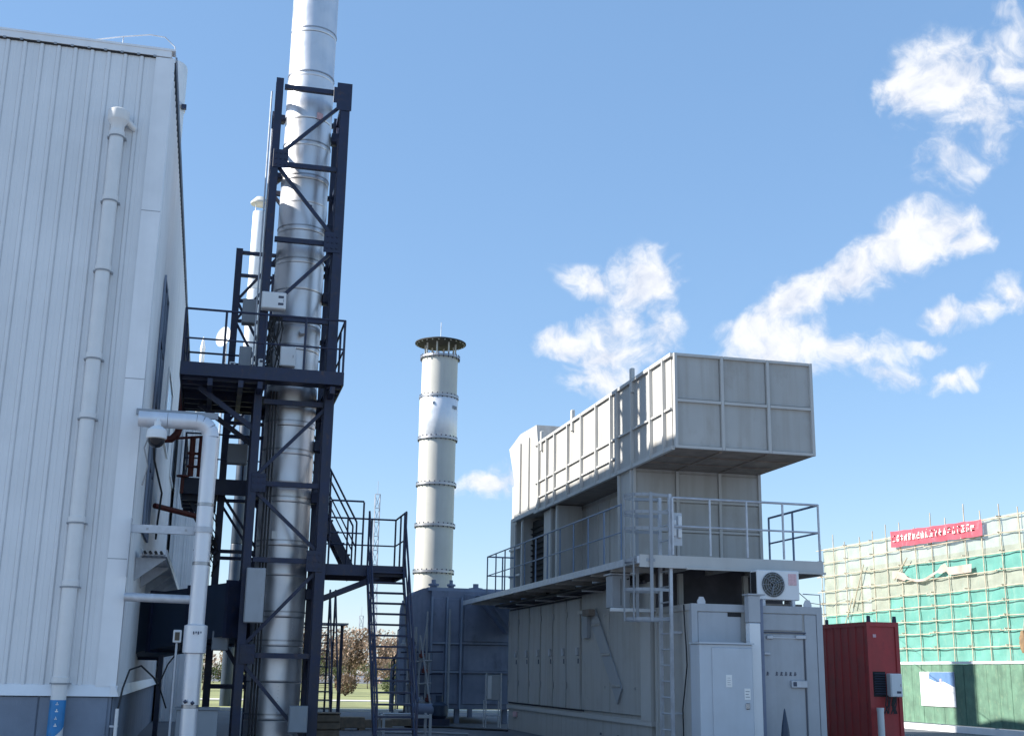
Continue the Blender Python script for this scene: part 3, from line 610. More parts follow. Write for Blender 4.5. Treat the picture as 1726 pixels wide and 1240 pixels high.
# upper flight rising behind the tower
for y_ in (26.95, 27.65): G().bar((3.05, y_, LZ-.1), (1.0, y_, PZ-.05), .03, .19).build('stringer', 'navy', sr)
tr2 = G().bbox(0, .2, 0, .66, 0, .035, .004).mesh('tread_upper')
for k in range(15): t = (k+.5)/15; piece('tread', tr2, 'navy', sr, (3.05-2.05*t-.1, 26.97, LZ+(PZ-LZ)*t))
for y_ in (26.93, 27.67):
    a, b = Vector((3.05, y_, LZ)), Vector((1.0, y_, PZ)); G().tube(a+U*1.1, b+U*1.1, .022).build('handrail', 'navy', sr); G().tube(a+U*.55, b+U*.55, .016).build('mid_rail', 'navy', sr)
    for t in (.0, .3, .6): p = a.lerp(b, t); G().tube(p, p+U*1.1, .02).build('rail_post', 'navy', sr)
B('landing_plate', 'navy', sr, 2.3, 3.4, 26.71, 27.7, LZ-.03, LZ)
for x_ in (2.35,): G().bar((x_, 27.6, 0), (x_, 27.6, LZ-.04), .1, .1).build('post', 'navy', sr)

# rear open stair
rs = thing('rear_stair', 'farther open tread stair seen behind the tower foot', 'stairs', (2.85, 36, 0))
for x_ in (2.22, 3.46): G().bar((x_, 34.6, .02), (x_, 36.6, 2.9), .03, .16, (0, -1, .6)).build('stringer', 'navy', rs)
trd = G().bbox(0, 1.2, 0, .18, 0, .035, .004).mesh('tread_rear')
for k in range(13): t = (k+.5)/13; piece('tread', trd, 'navy', rs, (2.24, 34.6+2*t-.1, 2.9*t))
for x_ in (2.22, 3.46, 3.62):
    G().tube((x_, 34.6, 1.0), (x_, 36.6, 3.9), .025).build('handrail', 'navy', rs); G().tube((x_, 34.6, 0), (x_, 34.6, 1.0), .025).build('rail_post', 'navy', rs); G().tube((x_, 36.6, 0), (x_, 36.6, 3.9), .03).build('rail_post', 'navy', rs)
B('landing_plate', 'cabgrey', rs, 2.1, 4.05, 36.62, 37.8, 2.9, 2.95)
for x_ in (2.15, 3.98): G().bar((x_, 37.7, 0), (x_, 37.7, 2.9), .09, .09).build('post', 'navy', rs)

# ------------------------------------------------------------------ blue vessel unit
bu = thing('blue_treatment_unit', 'dark blue steel treatment unit with rounded shoulder below the chimney', 'process unit', (8, 42, 0))
prof = [(6.30, .55), (6.30, 3.55)] + [(6.30+.75-.75*math.cos(R(a)), 3.55+.75*math.sin(R(a))) for a in (15, 30, 45, 60, 75, 90)] + [(7.12, 4.30), (7.12, .55)]
G().prism(prof, 'y', 40.2, 41.6).build('drum_shell', 'blue', bu)
G().prism([(7.12, .45), (7.12, 4.2), (9.85, 4.2), (9.85, .45)], 'y', 40.0, 46.5).build('casing', 'blue', bu)
for (x0, x1, z0, z1) in ((7.17, 7.58, 2.55, 3.95), (7.66, 8.04, 2.55, 3.95), (7.17, 7.58, 1.65, 2.47), (7.66, 8.04, 1.65, 2.47), (7.17, 7.58, .6, 1.57), (7.66, 8.04, .6, 1.57), (8.2, 9.7, 2.58, 4.1), (8.2, 9.7, 1.65, 2.48), (8.2, 9.7, .6, 1.55)):
    BB('panel', 'blue', bu, x0, x1, 39.96, 39.998, z0, z1)
for x_ in (7.10, 7.60, 8.08): B('stiffener', 'bluelight', bu, x_, x_+.05, 39.86, 39.999, .45, 4.0)
for z_ in (1.59, 2.50): B('stiffener', 'blue', bu, 8.14, 9.8, 39.88, 39.999, z_, z_+.06); B('stiffener', 'bluelight', bu, 7.16, 8.07, 39.9, 39.999, z_-.01, z_+.05)
G().prism([(8.55, 4.05), (8.9, 4.05), (9.75, 3.0), (9.75, 2.85), (9.55, 2.85)], 'y', 39.3, 39.94).build('hood_side', 'bluelight', bu)
G().add([(8.7, 39.3, 4.1), (9.75, 37.2, 4.0), (9.75, 37.2, 2.9), (9.6, 39.3, 2.95), (8.7, 39.9, 4.1), (9.75, 39.9, 4.1), (9.75, 39.9, 2.9), (9.6, 39.9, 2.95)], [(0, 1, 2, 3), (0, 4, 5, 1), (1, 5, 6, 2), (3, 2, 6, 7), (0, 3, 7, 4), (4, 7, 6, 5)]).build('outlet_hood', 'bluelight', bu)
for x_ in (6.5, 7.25, 8.1, 9.7): G().bar((x_, 40.3, 0), (x_, 40.3, .55), .16, .16).build('leg', 'blue', bu); G().bar((max(x_, 7.3), 45.8, 0), (max(x_, 7.3), 45.8, .55), .16, .16).build('leg', 'blue', bu)
G().lathe(6.75, 40.19, [(0.0, 2.0), (0.0, 2.0)], 4, False)
for (x_, z_, w) in ((7.9, 4.31, .10), (8.75, 4.21, .16), (7.3, 4.31, .12)): G().lathe(x_, 40.8, [(w, z_), (w, z_+.10), (w*1.5, z_+.10), (w*1.5, z_+.16), (w*.6, z_+.18), (w*.6, z_+.3)], 14).build('top_nozzle', 'blue', bu)
B('top_walk', 'bluelight', bu, 7.0, 9.8, 40.1, 40.9, 4.201, 4.31)
bp = thing('vent_pipes', 'cluster of thin grey pipes rising in front of the blue unit', 'pipework', (6.6, 39.6, 0))
for (x_, z0, z1, r_) in ((6.42, .0, 3.3, .03), (6.56, .2, 3.0, .045), (6.70, .0, 2.75, .035), (6.92, .0, 3.5, .03), (7.0, .1, 2.2, .04), (6.33, .0, 2.2, .04), (7.66, .2, 3.6, .035)):
    G().tube((x_, 39.6, z0), (x_, 39.6, z1), r_, 8).build('pipe', 'cabgrey', bp)
G().tube((6.66, 39.3, 2.7), (7.06, 38.9, .15), .03, 8).build('sloping_pipe', 'cabgrey', bp); G().tube((6.9, 39.4, 3.3), (6.62, 39.5, 1.0), .025, 8).build('sloping_pipe', 'cabgrey', bp)
for z_ in (.6, 1.2, 1.9): G().tube((6.3, 39.55, z_), (7.1, 39.55, z_+.05), .028, 8).build('cross_pipe', 'cabgrey', bp)
for x_, z_ in ((6.4, 1.2), (6.72, .7), (6.5, 2.3)): G().lathe(x_, 39.5, [(.02, z_), (.08, z_+.02), (.08, z_+.1), (.02, z_+.12)], 10).build('valve', 'bluelight', bp)
rnd = random.Random(9)
for k in range(12):
    x_, y_, z1 = 6.05+.08*k*rnd.uniform(.2, 1.2), rnd.uniform(40.2, 42.5), rnd.uniform(.9, 3.2)
    G().path([(x_, y_, rnd.uniform(0, .4)), (x_, y_, z1), (x_+.12, y_-.1, z1+.15)], rnd.uniform(.02, .05), 8).build('pipe', rnd.choice(('navy', 'cabgrey', 'blue')), bp)
for k in range(7):
    x_, z_ = rnd.uniform(6.05, 7.0), rnd.uniform(.4, 2.6); G().lathe(x_, 39.45, [(.03, z_), (.10, z_+.03), (.10, z_+.13), (.05, z_+.15), (.05, z_+.25)], 10).build('valve', rnd.choice(('navy', 'cabgrey', 'brown')), bp)
for z_ in (.35, .9, 1.5, 2.2): G().tube((6.1, 39.7, z_), (7.5, 39.75, z_+.04), .022, 8).build('cross_pipe', 'navy', bp)
pump = thing('pump_set', 'low dark pump set on the ground in front of the blue unit', 'pump', (6.8, 38.6, 0))
G().tube((6.3, 38.6, .45), (7.0, 38.6, .45), .2, 16).build('motor', 'blue', pump); G().lathe(7.2, 38.6, [(.2, .2), (.28, .3), (.28, .6), (.12, .7), (.12, .9)], 16).build('pump_casing', 'duct', pump); B('base_frame', 'navy', pump, 6.2, 7.5, 38.35, 38.85, 0, .2)

# ------------------------------------------------------------------ cream chimney
CX, CY, s_ = 9.63, 54.0, 1.08
ch = thing('cream_chimney', 'cream flanged round chimney with flat rain cap in the middle distance', 'chimney', (CX, CY, 0))
fz = [0, 2.3, 4.1, 5.9, 7.95, 9.8, 11.9, 13.85, 15.75]
rc = .835
for i, (a, b) in enumerate(zip(fz, fz[1:])):
    r = rc+.02-.004*i
    G().lathe(CX, CY, [(r, a+.045), (r, b-.045)], 40).build('shell_ring', 'cream', ch)
    if b < 15.7:
        fl = G().lathe(CX, CY, [(r, b-.05), (r+.085, b-.05), (r+.085, b-.006), (r+.085, b+.006), (r+.085, b+.05), (r, b+.05)], 40, False).build('flange', 'band', ch)
        g = G()
        for k in range(24): t = 2*math.pi*k/24; g.lathe(CX+(r+.05)*math.cos(t), CY+(r+.05)*math.sin(t), [(.028, b-.10), (.028, b+.11)], 6)
        tag(g.build('bolts', 'navy', fl), kind='stuff')
G().lathe(CX, CY, [(rc+.03, 11.96), (rc+.045, 11.98), (rc+.045, 13.77), (rc+.03, 13.79)], 40).build('white_band', 'pipejack', ch)
g = G()
for k in range(5): t = R(-52+k*4); g.box(CX+.885*math.cos(t)-.03, CX+.885*math.cos(t)+.03, CY+.885*math.sin(t)-.03, CY+.885*math.sin(t)+.01, 13.25+.04*(k % 2), 13.40)
g.build('nameplate', 'cabgrey', ch); B('plate_clip', 'cabgrey', ch, CX-.42, CX-.34, CY-.83, CY-.77, 13.4, 13.52)
G().lathe(CX, CY, [(rc-.01, 15.70), (rc+.085, 15.70), (rc+.085, 15.80), (rc-.01, 15.80)], 40, False).build('flange', 'band', ch)
g = G()
for k in range(24): t = 2*math.pi*k/24; g.lathe(CX+.9*math.cos(t), CY+.9*math.sin(t), [(.028, 15.62), (.028, 15.86)], 6)
tag(g.build('bolts', 'navy', ch), kind='stuff')
for k in range(8): t = R(22+45*k); G().bar((CX+.72*math.cos(t), CY+.72*math.sin(t), 15.8), (CX+.72*math.cos(t), CY+.72*math.sin(t), 16.42), .07, .05).build('cap_strut', 'cream', ch)
G().lathe(CX, CY, [(.05, 16.36), (.6, 16.40), (1.19, 16.42), (1.19, 16.47), (.7, 16.62), (.15, 16.74), (.0, 16.75)], 40, False).build('rain_cap', 'gap', ch)
g = G()
for k in range(24): t = 2*math.pi*k/24; g.lathe(CX+1.1*math.cos(t), CY+1.1*math.sin(t), [(.03, 16.38), (.03, 16.43)], 6)
tag(g.build('cap_bolts', 'cream', ch), kind='stuff')
G().tube((CX, CY, 16.7), (CX, CY, 17.5), .015, 6).build('lightning_rod', 'galv', ch)

# ------------------------------------------------------------------ main machine: enclosure
EX, EX1, EY0, EY1 = 8.92, 11.9, 24.2, 36.7
en = thing('machine_enclosure', 'long warm grey machine enclosure with row of tall doors', 'machine', (10.4, 30, 0))
B('body', 'beige', en, EX+.03, EX1, EY0, EY1, .70, 3.66)
B('door_recess', 'seam_shade', en, EX+.012, EX+.029, 29.0, 36.6, .74, 3.47)
B('skid', 'beige', en, EX+.02, EX1-.1, EY0+.1, EY1-.1, 0, .60); B('skid_rail', 'beige2', en, EX-.02, EX1, EY0, EY1, .60, .70)
for k in range(6):
    y0 = 36.55-(k+1)*1.245
    d = BB('door', 'beige', en, EX-.045, EX+.03, y0+.05, y0+1.195, .78, 3.42)
    for z_ in (1.25, 2.98): BB('hinge', 'band', d, EX-.07, EX-.046, y0+1.11, y0+1.17, z_, z_+.16)
    BB('handle', 'galv', d, EX-.10, EX-.046, y0+.12, y0+.24, 2.05, 2.24); B('latch', 'ink', d, EX-.06, EX-.046, y0+.13, y0+.18, 1.86, 1.98)
for a, b in ((26.9, 29.05), (24.85, 26.86)):
    d = BB('side_panel', 'beige', en, EX-.02, EX+.03, a, b, .78, 3.5)
    for z_ in (1.3, 2.9): B('bolt', 'band', d, EX-.035, EX-.021, a+.3, a+.36, z_, z_+.06)
B('corner_post', 'beige2', en, EX-.03, EX+.03, 24.2, 24.8, .7, 3.6)
B('top_rail', 'seam_shade', en, EX-.04, EX+.03, 24.2, 36.7, 3.5, 3.66)  # rail coloured dark to stand in for the walkway's shadow above the doors
for k in range(4): G().path([(8.45+.12*k, 24.3, 3.56-.02*k), (8.46+.12*k, 29, 3.52+.02*k), (8.45+.12*k, 36.4, 3.56)], .035, 8).build('service_pipe', 'seam_shade' if k % 2 else 'black', en)
for k in range(6): B('pipe_hanger', 'galv', en, 8.38, 8.92, 25.2+2.1*k, 25.25+2.1*k, 3.46, 3.49)
B('vent_box', 'cabgrey', en, EX-.10, EX-.021, 28.35, 28.8, 2.45, 3.0); B('lamp', 'cream', en, EX-.16, EX-.021, 28.4, 28.95, 3.02, 3.10)
B('warning_plate', 'pink', en, EX-.02, EX+.018, 35.5, 35.9, .38, .52)
g = G()
for k, yy in enumerate((26.2, 26.35, 26.9, 27.6)): g.box(EX+.012, EX+.0195, yy, yy+.12, .22+.05*(k % 2), .26+.06*(k % 2))
g.build('stencil_mark', 'ink', en)
B('shade_header', 'seam_shade', en, EX+.1, EX1-.05, 24.12, 24.19, 2.2, 3.785)  # panel closing the see-through gap, its dark colour painted as under-deck shade
# leaning air hose duct on the side panel
dh = thing('flat_duct', 'grey flattened duct leaning down across the enclosure side panel', 'duct', (8.8, 27, 1.1))
G().bar((8.875, 28.0, 2.95), (8.875, 26.1, 1.15), .46, .035, (1, 0, 0)).build('duct_body', 'cabgrey', dh)
for t in (.12, .5, .88): c = Vector((8.85, 28.0, 2.95)).lerp(Vector((8.85, 26.1, 1.15)), t); BB('strap', 'beige', dh, 8.84, 8.857, c.y-.3, c.y+.3, c.z-.03, c.z+.03)
B('inlet_collar', 'rust', dh, 8.70, 8.9, 27.85, 28.35, 2.95, 3.1)

# ------------------------------------------------------------------ walkway around the machine
wk = thing('walkway', 'grey steel walkway with handrails around the top of the enclosure', 'walkway', (10, 30, 3.7))
B('edge_channel', 'galv', wk, 8.0, 8.05, 22.45, 39.2, 3.71, 3.85)
for k in range(12):
    y0 = 22.5+k*1.39
    B('deck_plate', 'beige2', wk, 8.052, 8.99, y0, y0+1.38, 3.79, 3.82)
    B('cross_beam', 'beige', wk, 8.055, 8.95, y0+.3, y0+.38, 3.675, 3.785)
B('deck_plate', 'beige2', wk, 9.0, 11.9, 22.5, 24.7, 3.79, 3.82)
for k in range(7): B('deck_plate', 'beige2', wk, 9.0, 11.9, 24.72+k*1.71, 24.72+k*1.71+1.7, 3.70, 3.73)
B('front_beam', 'beige2', wk, 8.05, 11.95, 22.44, 22.498, 3.64, 3.88); B('front_beam_flange', 'beige2', wk, 9.0, 11.97, 22.38, 22.438, 3.62, 3.66)
B('edge_channel', 'beige2', wk, 11.91, 11.96, 22.5, 38.9, 3.6, 3.9)
for x_ in (9.2, 10.1, 11.0, 11.7): B('cross_beam', 'beige', wk, x_, x_+.08, 22.5, 24.19, 3.66, 3.785)
for x_ in (9.45, 10.9): G().bar((x_, 23.9, 2.95), (x_, 23.9, 3.66), .1, .1).build('post', 'beige', wk)
rail_run(wk, 'bluetube', (8.02, 23.45), (8.02, 35.8), 3.84, 1.13, 11, .020)
rail_run(wk, 'bluetube', (8.02, 35.8), (8.95, 35.8), 3.84, 1.13, 2, .022, ends=(False, True))
rail_run(wk, 'galv', (8.75, 22.47), (11.9, 22.47), 3.9, 1.12, 4, .024)
rail_run(wk, 'bluetube', (11.9, 22.47), (11.9, 24.75), 3.9, 1.12, 2, .024, ends=(False, True))

# ------------------------------------------------------------------ upper duct housing
UX0, UX1, UY0, UY1, UZ0, UZ1 = 8.75, 11.78, 22.3, 33.0, 5.99, 7.93
ub = thing('overhead_duct_housing', 'big warm grey box duct overhanging on top of the machine', 'duct housing', (10.2, 28, 6))
B('casing', 'beige', ub, UX0+.02, UX1-.02, UY0+.02, UY1, UZ0+.03, UZ1-.01)
for i in range(3):
    for j in range(2):
        x0, x1 = UX0+.06+i*1.01, UX0+.06+i*1.01+.93; z0 = UZ0+.06+j*.95
        BB('front_panel', 'beige', ub, x0, x1, UY0-.002, UY0+.019, z0, z0+.89)
for x_ in (UX0, UX0+1.0, UX0+2.01, UX1-.05): B('frame_rib', 'beige2', ub, x_, x_+.06, UY0-.06, UY0+.018, UZ0, UZ1)
for z_ in (UZ0, UZ0+.94, UZ1-.055): 
    for i in range(3): B('frame_rib', 'beige2', ub, UX0+.062+i*1.008, UX0+.062+i*1.008+.935, UY0-.055, UY0+.017, z_, z_+.055)
ribs = [22.75, 23.52, 24.71, 25.72, 26.14, 27.26, 28.47, 29.68, 30.92, 31.7, 32.53]
for a, b in zip([22.36]+ribs, ribs+[33.0]): BB('side_panel', 'beige', ub, UX0-.002, UX0+.019, a+.06, b-.005, UZ0+.05, UZ1-.06)
for y_ in ribs: B('side_rib', 'beige2', ub, UX0-.075, UX0+.018, y_-.01, y_+.05, UZ0, UZ1)
B('bottom_rail', 'beige2', ub, UX0-.06, UX0+.016, UY0+.02, UY1, UZ0-.03, UZ0+.05); B('top_rail', 'beige2', ub, UX0-.06, UX0+.016, UY0+.02, UY1, UZ1-.06, UZ1+.01)
for a, b in zip([22.36]+ribs, ribs+[33.0]): B('side_rail', 'beige2', ub, UX0-.05, UX0+.017, a+.055, b-.012, UZ0+.80, UZ0+.84)
for a, b in zip(ribs[3:-1], ribs[4:]): B('side_rail', 'beige2', ub, UX0-.05, UX0+.017, a+.055, b-.012, UZ0+.36, UZ0+.40)
for y_ in (24.71, 29.3, 32.3): BB('lifting_lug', 'beige2', ub, UX0-.07, UX0+.02, y_-.05, y_+.07, UZ1-.3, UZ1+.26)
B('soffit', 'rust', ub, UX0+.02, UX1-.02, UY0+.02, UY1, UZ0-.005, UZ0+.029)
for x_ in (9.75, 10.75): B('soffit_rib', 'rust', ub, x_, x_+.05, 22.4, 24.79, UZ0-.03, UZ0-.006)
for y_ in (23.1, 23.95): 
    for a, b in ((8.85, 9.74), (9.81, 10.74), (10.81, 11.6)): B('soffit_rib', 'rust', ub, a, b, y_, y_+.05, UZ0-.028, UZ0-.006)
# risers, inner wall, end post
B('riser', 'beige', ub, UX0+.02, UX1-.02, 24.85, 25.75, 3.83, UZ0-.006)
for i in range(3):
    for (z0, z1) in ((3.95, 4.62), (4.70, 5.27), (5.33, 5.92)): BB('riser_panel', 'beige', ub, UX0+.08+i*1.0, UX0+.08+i*1.0+.92, 24.828, 24.849, z0, z1)
for x_ in (UX0+.01, UX0+1.005, UX0+2.005, UX1-.08): B('riser_rib', 'beige2', ub, x_, x_+.065, 24.79, 24.848, 3.83, UZ0-.007)
for z_ in (4.635, 5.285): B('riser_rib', 'beige2', ub, UX0+.078, UX1-.082, 24.80, 24.847, z_, z_+.045)
for y_ in (24.86, 25.69): B('riser_rib', 'beige2', ub, UX0-.03, UX0+.019, y_, y_+.06, 3.83, UZ0-.04)
B('inner_wall', 'beige', ub, 9.55, 9.65, 25.76, 36.4, 3.74, 5.98)
for k in range(9): BB('inner_panel', 'beige', ub, 9.50, 9.549, 25.85+k*.95, 26.72+k*.95, 3.85, 5.85)
for y0, y1 in ((31.0, 31.35), (31.65, 32.5), (34.75, 35.1), (35.6, 36.4)): B('support_post', 'beige', ub, 8.86, 9.5, y0, y1, 3.83, UZ0+.2 if y0 > 34 else UZ0-.035)
for y0 in (31.0, 31.65, 34.75, 35.6): B('post_rib', 'beige2', ub, 8.80, 8.859, y0-.03, y0+.05, 3.83, UZ0-.04)
for z_ in (4.4, 5.2): B('post_rail', 'beige2', ub, 8.82, 8.858, 35.06, 36.4, z_, z_+.06)
lv = B('louvre_opening', 'gap', ub, 9.12, 9.49, 32.55, 34.7, 3.85, 5.94)
for k in range(12): G().bar((9.08, 32.57, 4.0+k*.155), (9.08, 34.68, 4.0+k*.155), .07, .012, (.5, 0, 1)).build('louvre_blade', 'gap', lv)
# end hood
G().prism([(UY1+.01, 6.05), (UY1+.01, 7.93), (33.2, 8.55), (35.1, 8.62), (36.5, 8.40), (35.75, 7.25), (35.75, 6.05)], 'x', UX0+.05, UX1-.1).build('end_hood', 'beige', ub)
for y_ in (33.9, 34.9): B('hood_rib', 'beige2', ub, UX0, UX0+.049, y_, y_+.06, 6.2, 8.3)
B('end_post', 'beige', ub, 8.9, 9.3, 35.78, 36.4, 6.0, 7.2)
B('hood_rail', 'beige2', ub, UX0-.02, UX0+.048, UY1, 35.8, 6.02, 6.12)

# ------------------------------------------------------------------ caged ladder
ld = thing('caged_ladder', 'grey caged access ladder at the near corner of the machine', 'ladder', (8.6, 22.9, 0))
LX, LY0, LY1 = 8.72, 22.55, 23.1
B('stile', 'galv', ld, LX-.03, LX+.03, LY0-.04, LY0+.03, .0, 5.1); B('stile', 'galv', ld, LX-.03, LX+.03, LY1-.03, LY1+.04, .0, 5.1)
rg = G().tube((0, 0, 0), (0, LY1-LY0-.065, 0), .016, 8).mesh('rung')
for k in range(16): piece('rung', rg, 'galv', ld, (LX, LY0+.032, .3+k*.3))
hoop = G()
def hoop_pts(r=.40, y_c=(LY0+LY1)/2, z=0): return [(LX-.03, LY0-.02, z)] + [(LX-.46-r*math.sin(R(a))*1.0+.02, y_c-r*math.cos(R(a)), z) for a in (0, 25, 50, 75, 90, 105, 130, 155, 180)] + [(LX-.03, LY1+.02, z)]
hp = hoop_pts()
for z_ in (2.66, 3.22, 3.78, 4.40, 4.72, 5.06):
    g = G()
    for a, b in zip(hp, hp[1:]): g.bar((a[0], a[1], z_), (b[0], b[1], z_), .014, .06)
    g.build('cage_hoop', 'cabgrey', ld)
for i in (1, 3, 5, 7, 9):
    a = hp[i]; G().bar((a[0]-.015 if 1 < i < 9 else a[0], a[1]-.014 if i < 5 else a[1]+.014, 2.62), (a[0]-.015 if 1 < i < 9 else a[0], a[1]-.014 if i < 5 else a[1]+.014, 5.1), .065, .012, (0, 1, 0) if i in (1, 9) else (1, 0, 0)).build('cage_strap', 'cabgrey', ld)
for z_ in (.9, 2.4, 3.7):
    B('standoff', 'galv', ld, LX+.03, EX+.02, LY0-.02, LY0+.02, z_, z_+.04)
gt = thing('side_gate_panel', 'grey box hung below the walkway edge beside the ladder cage', 'box', (8.3, 24.6, 2.9))
BB('case', 'cabgrey', gt, 8.1, 8.5, 24.3, 24.7, 2.95, 3.62); B('lid', 'galv', gt, 8.06, 8.54, 24.26, 24.74, 3.621, 3.65); B('door_seam', 'gap', gt, 8.29, 8.30, 24.294, 24.30, 3.0, 3.55)
ltb = thing('strip_light', 'white strip light on a bracket behind the ladder cage', 'lamp', (8.2, 24.1, 2.85))
BB('tube_case', 'white', ltb, 7.95, 8.85, 23.9, 24.0, 2.85, 2.93); B('arm', 'galv', ltb, 8.851, 8.95, 23.92, 24.3, 2.87, 2.91)
swt = thing('switch_cluster', 'pair of small white isolator switches behind the ladder cage', 'switches', (8.8, 22.9, 4.2))
for x_, z_, h_ in ((8.80, 4.28, .16), (8.80, 4.50, .10), (8.92, 4.25, .18), (8.92, 4.47, .22)): BB('isolator', 'white', swt, x_, x_+.08, 22.60, 22.66, z_, z_+h_)
B('back_plate', 'galv', swt, 8.78, 9.02, 22.661, 22.67, 4.1, 4.75)

# ------------------------------------------------------------------ front control container
KX0, KX1, KY0, KY1, KZ = 8.92, 11.64, 22.0, 24.0, 2.95
kc = thing('control_container', 'grey steel control container with a bolted door under the walkway', 'container', (10.3, 23, 0))
B('body', 'beige', kc, KX0+.03, KX1-.03, KY0+.03, KY1, .05, KZ-.03)
for x_ in (KX0, KX1-.12): B('corner_post', 'cab', kc, x_, x_+.12, KY0, KY0+.12, .0, KZ)
B('corner_post', 'beige', kc, KX0, KX0+.12, KY1-.12, KY1+.01, 0, KZ)
B('top_rail', 'cab', kc, KX0+.121, KX1-.121, KY0, KY0+.1, KZ-.14, KZ); B('top_rail', 'beige', kc, KX0, KX0+.1, KY0+.121, KY1-.121, KZ-.12, KZ)
B('bottom_rail', 'cab', kc, KX0+.121, KX1-.121, KY0, KY0+.1, 0, .14); B('bottom_rail', 'beige', kc, KX0, KX0+.1, KY0+.121, KY1-.121, 0, .14)
BB('wall_sheet', 'cab', kc, 9.05, 9.93, KY0+.012, KY0+.029, .16, 2.80); B('window_gap', 'gap', kc, 9.66, 9.94, KY0+.006, KY0+.011, 2.72, 2.80)
B('window_sill', 'cab', kc, 9.05, 9.95, KY0-.03, KY0+.011, 2.20, 2.26)
dr = BB('door', 'cab', kc, 10.36, 11.22, KY0+.006, KY0+.029, .18, 2.42)
BB('wall_sheet', 'cab', kc, 11.26, 11.515, KY0+.010, KY0+.0295, .16, 2.80); BB('wall_sheet', 'cab', kc, 10.36, 11.22, KY0+.010, KY0+.0285, 2.48, 2.80)
B('door_frame', 'ink', kc, 10.34, 11.28, KY0+.0, KY0+.0095, 2.435, 2.46); B('door_frame', 'ink', kc, 11.228, 11.243, KY0+.0, KY0+.0095, .18, 2.43)
BB('hinge', 'galv', dr, 10.44, 10.58, KY0-.03, KY0+.005, 2.32, 2.39); B('bar', 'galv', dr, 10.58, 11.1, KY0-.012, KY0+.004, 2.34, 2.36)
BB('hinge', 'galv', dr, 11.05, 11.27, KY0-.03, KY0+.005, 2.33, 2.41); BB('hinge', 'galv', dr, 10.38, 10.52, KY0-.02, KY0+.005, 2.02, 2.08)
BB('latch', 'galv', dr, 10.92, 11.25, KY0-.05, KY0+.004, 1.42, 1.56); B('keyhole', 'ink', dr, 10.95, 11.02, KY0-.056, KY0-.051, 1.45, 1.53)
g = G()
for k in range(7):
    if k == 1: continue
    x0 = 10.42+k*.095
    for j in range(3): g.box(x0+.008*j, x0+.05+.01*((k+j) % 2), KY0-.001, KY0+.0055, 1.645+.024*j, 1.657+.024*j)
    g.box(x0+.022, x0+.034, KY0-.002, KY0+.0055, 1.645, 1.715)
g.build('lettering', 'ink', dr)
for x_ in (9.12, 11.34):
    G().prism([(x_-.06, KZ), (x_+.10, KZ), (x_+.10, KZ+.05), (x_+.06, KZ+.13), (x_-.02, KZ+.13), (x_-.06, KZ+.05)], 'y', KY0+.03, KY0+.06).build('lifting_lug', 'galv', kc)
g = G().path([(8.9, 22.35, 2.94), (8.90, 22.3, 2.5), (8.89, 22.22, 2.1), (8.89, 22.2, 1.8), (8.89, 22.35, 1.3), (8.89, 22.45, 1.0), (8.89, 22.42, .3)], .014, 6)
tag(g.build('cable', 'black'), 'black cable hanging down the dark flank of the control container', 'cable')
cb = thing('front_cabinet', 'tall pale blue cabinet with paper label in front of the container', 'cabinet', (9.35, 21.6, 0))
BB('case', 'cab2', cb, 8.86, 9.92, 21.5, 21.95, .05, 2.19); d = BB('door', 'cab2', cb, 9.10, 9.90, 21.475, 21.499, .1, 2.13)
B('top_cover', 'cab2', cb, 8.84, 9.94, 21.46, 21.97, 2.191, 2.22); B('plinth', 'navy', cb, 8.88, 9.90, 21.53, 21.93, 0, .049)
B('notice', 'paper', d, 9.36, 9.48, 21.468, 21.4745, 1.42, 1.64); B('side_notice', 'paper', d, 9.72, 9.84, 21.468, 21.4745, 1.20, 1.40)
g = G()
for k in range(4): g.box(9.385, 9.455-.01*(k % 2), 21.466, 21.4678, 1.46+k*.04, 1.468+k*.04)
for k in range(3): g.box(9.74, 9.82-.02*(k % 2), 21.466, 21.4678, 1.24+k*.05, 1.255+k*.05)
tag(g.build('notice_lines', 'cabgrey', d), kind='stuff')
BB('lock', 'band', d, 9.74, 9.82, 21.45, 21.4745, 1.03, 1.14)
tr_ = thing('cable_riser', 'pale vertical cable riser duct between cabinet and container door', 'cable duct', (10.1, 21.9, 0))
BB('cover', 'white', tr_, 9.98, 10.20, 21.72, 21.92, .0, 2.6); BB('cover', 'cab', tr_, 9.98, 10.22, 21.74, 21.94, 2.61, 3.12)
B('flank', 'blue', tr_, 10.201, 10.30, 21.80, 21.99, .0, 3.05); B('cap', 'cab', tr_, 9.96, 10.32, 21.72, 21.99, 3.121, 3.15)
cp = thing('pointed_post', 'dark blue pointed post standing before the container door', 'post', (10.55, 21.55, 0))
G().lathe(10.55, 21.55, [(.12, .03), (.10, .4), (.06, .75), (.015, 1.02), (.004, 1.05)], 14).build('sleeve', 'duct', cp); G().lathe(10.55, 21.55, [(.2, 0), (.2, .03)], 16).build('base', 'black', cp)
ac = thing('air_conditioner', 'white air conditioner outdoor unit on top of the container', 'air conditioner', (10.75, 22.3, 2.97))
BB('case', 'white', ac, 10.33, 11.22, 22.08, 22.40, 3.07, 3.64); 
for x_ in (10.42, 11.05): B('foot', 'galv', ac, x_, x_+.06, 22.06, 22.42, 2.95, 3.069)
B('base_rail', 'rust', ac, 10.3, 11.3, 22.15, 22.35, 2.952, 3.0)
gr = G()
gr.add([(10.66+.235*math.cos(2*math.pi*k/28), 22.072, 3.36+.235*math.sin(2*math.pi*k/28)) for k in range(28)], [tuple(range(28))])
gr.build('fan_opening', 'lens', ac)
g = G()
for r_ in (.06, .11, .16, .21, .24):
    pts = [(10.66+r_*math.cos(2*math.pi*k/24), 22.062, 3.36+r_*math.sin(2*math.pi*k/24)) for k in range(25)]; g.path(pts, .005, 5)
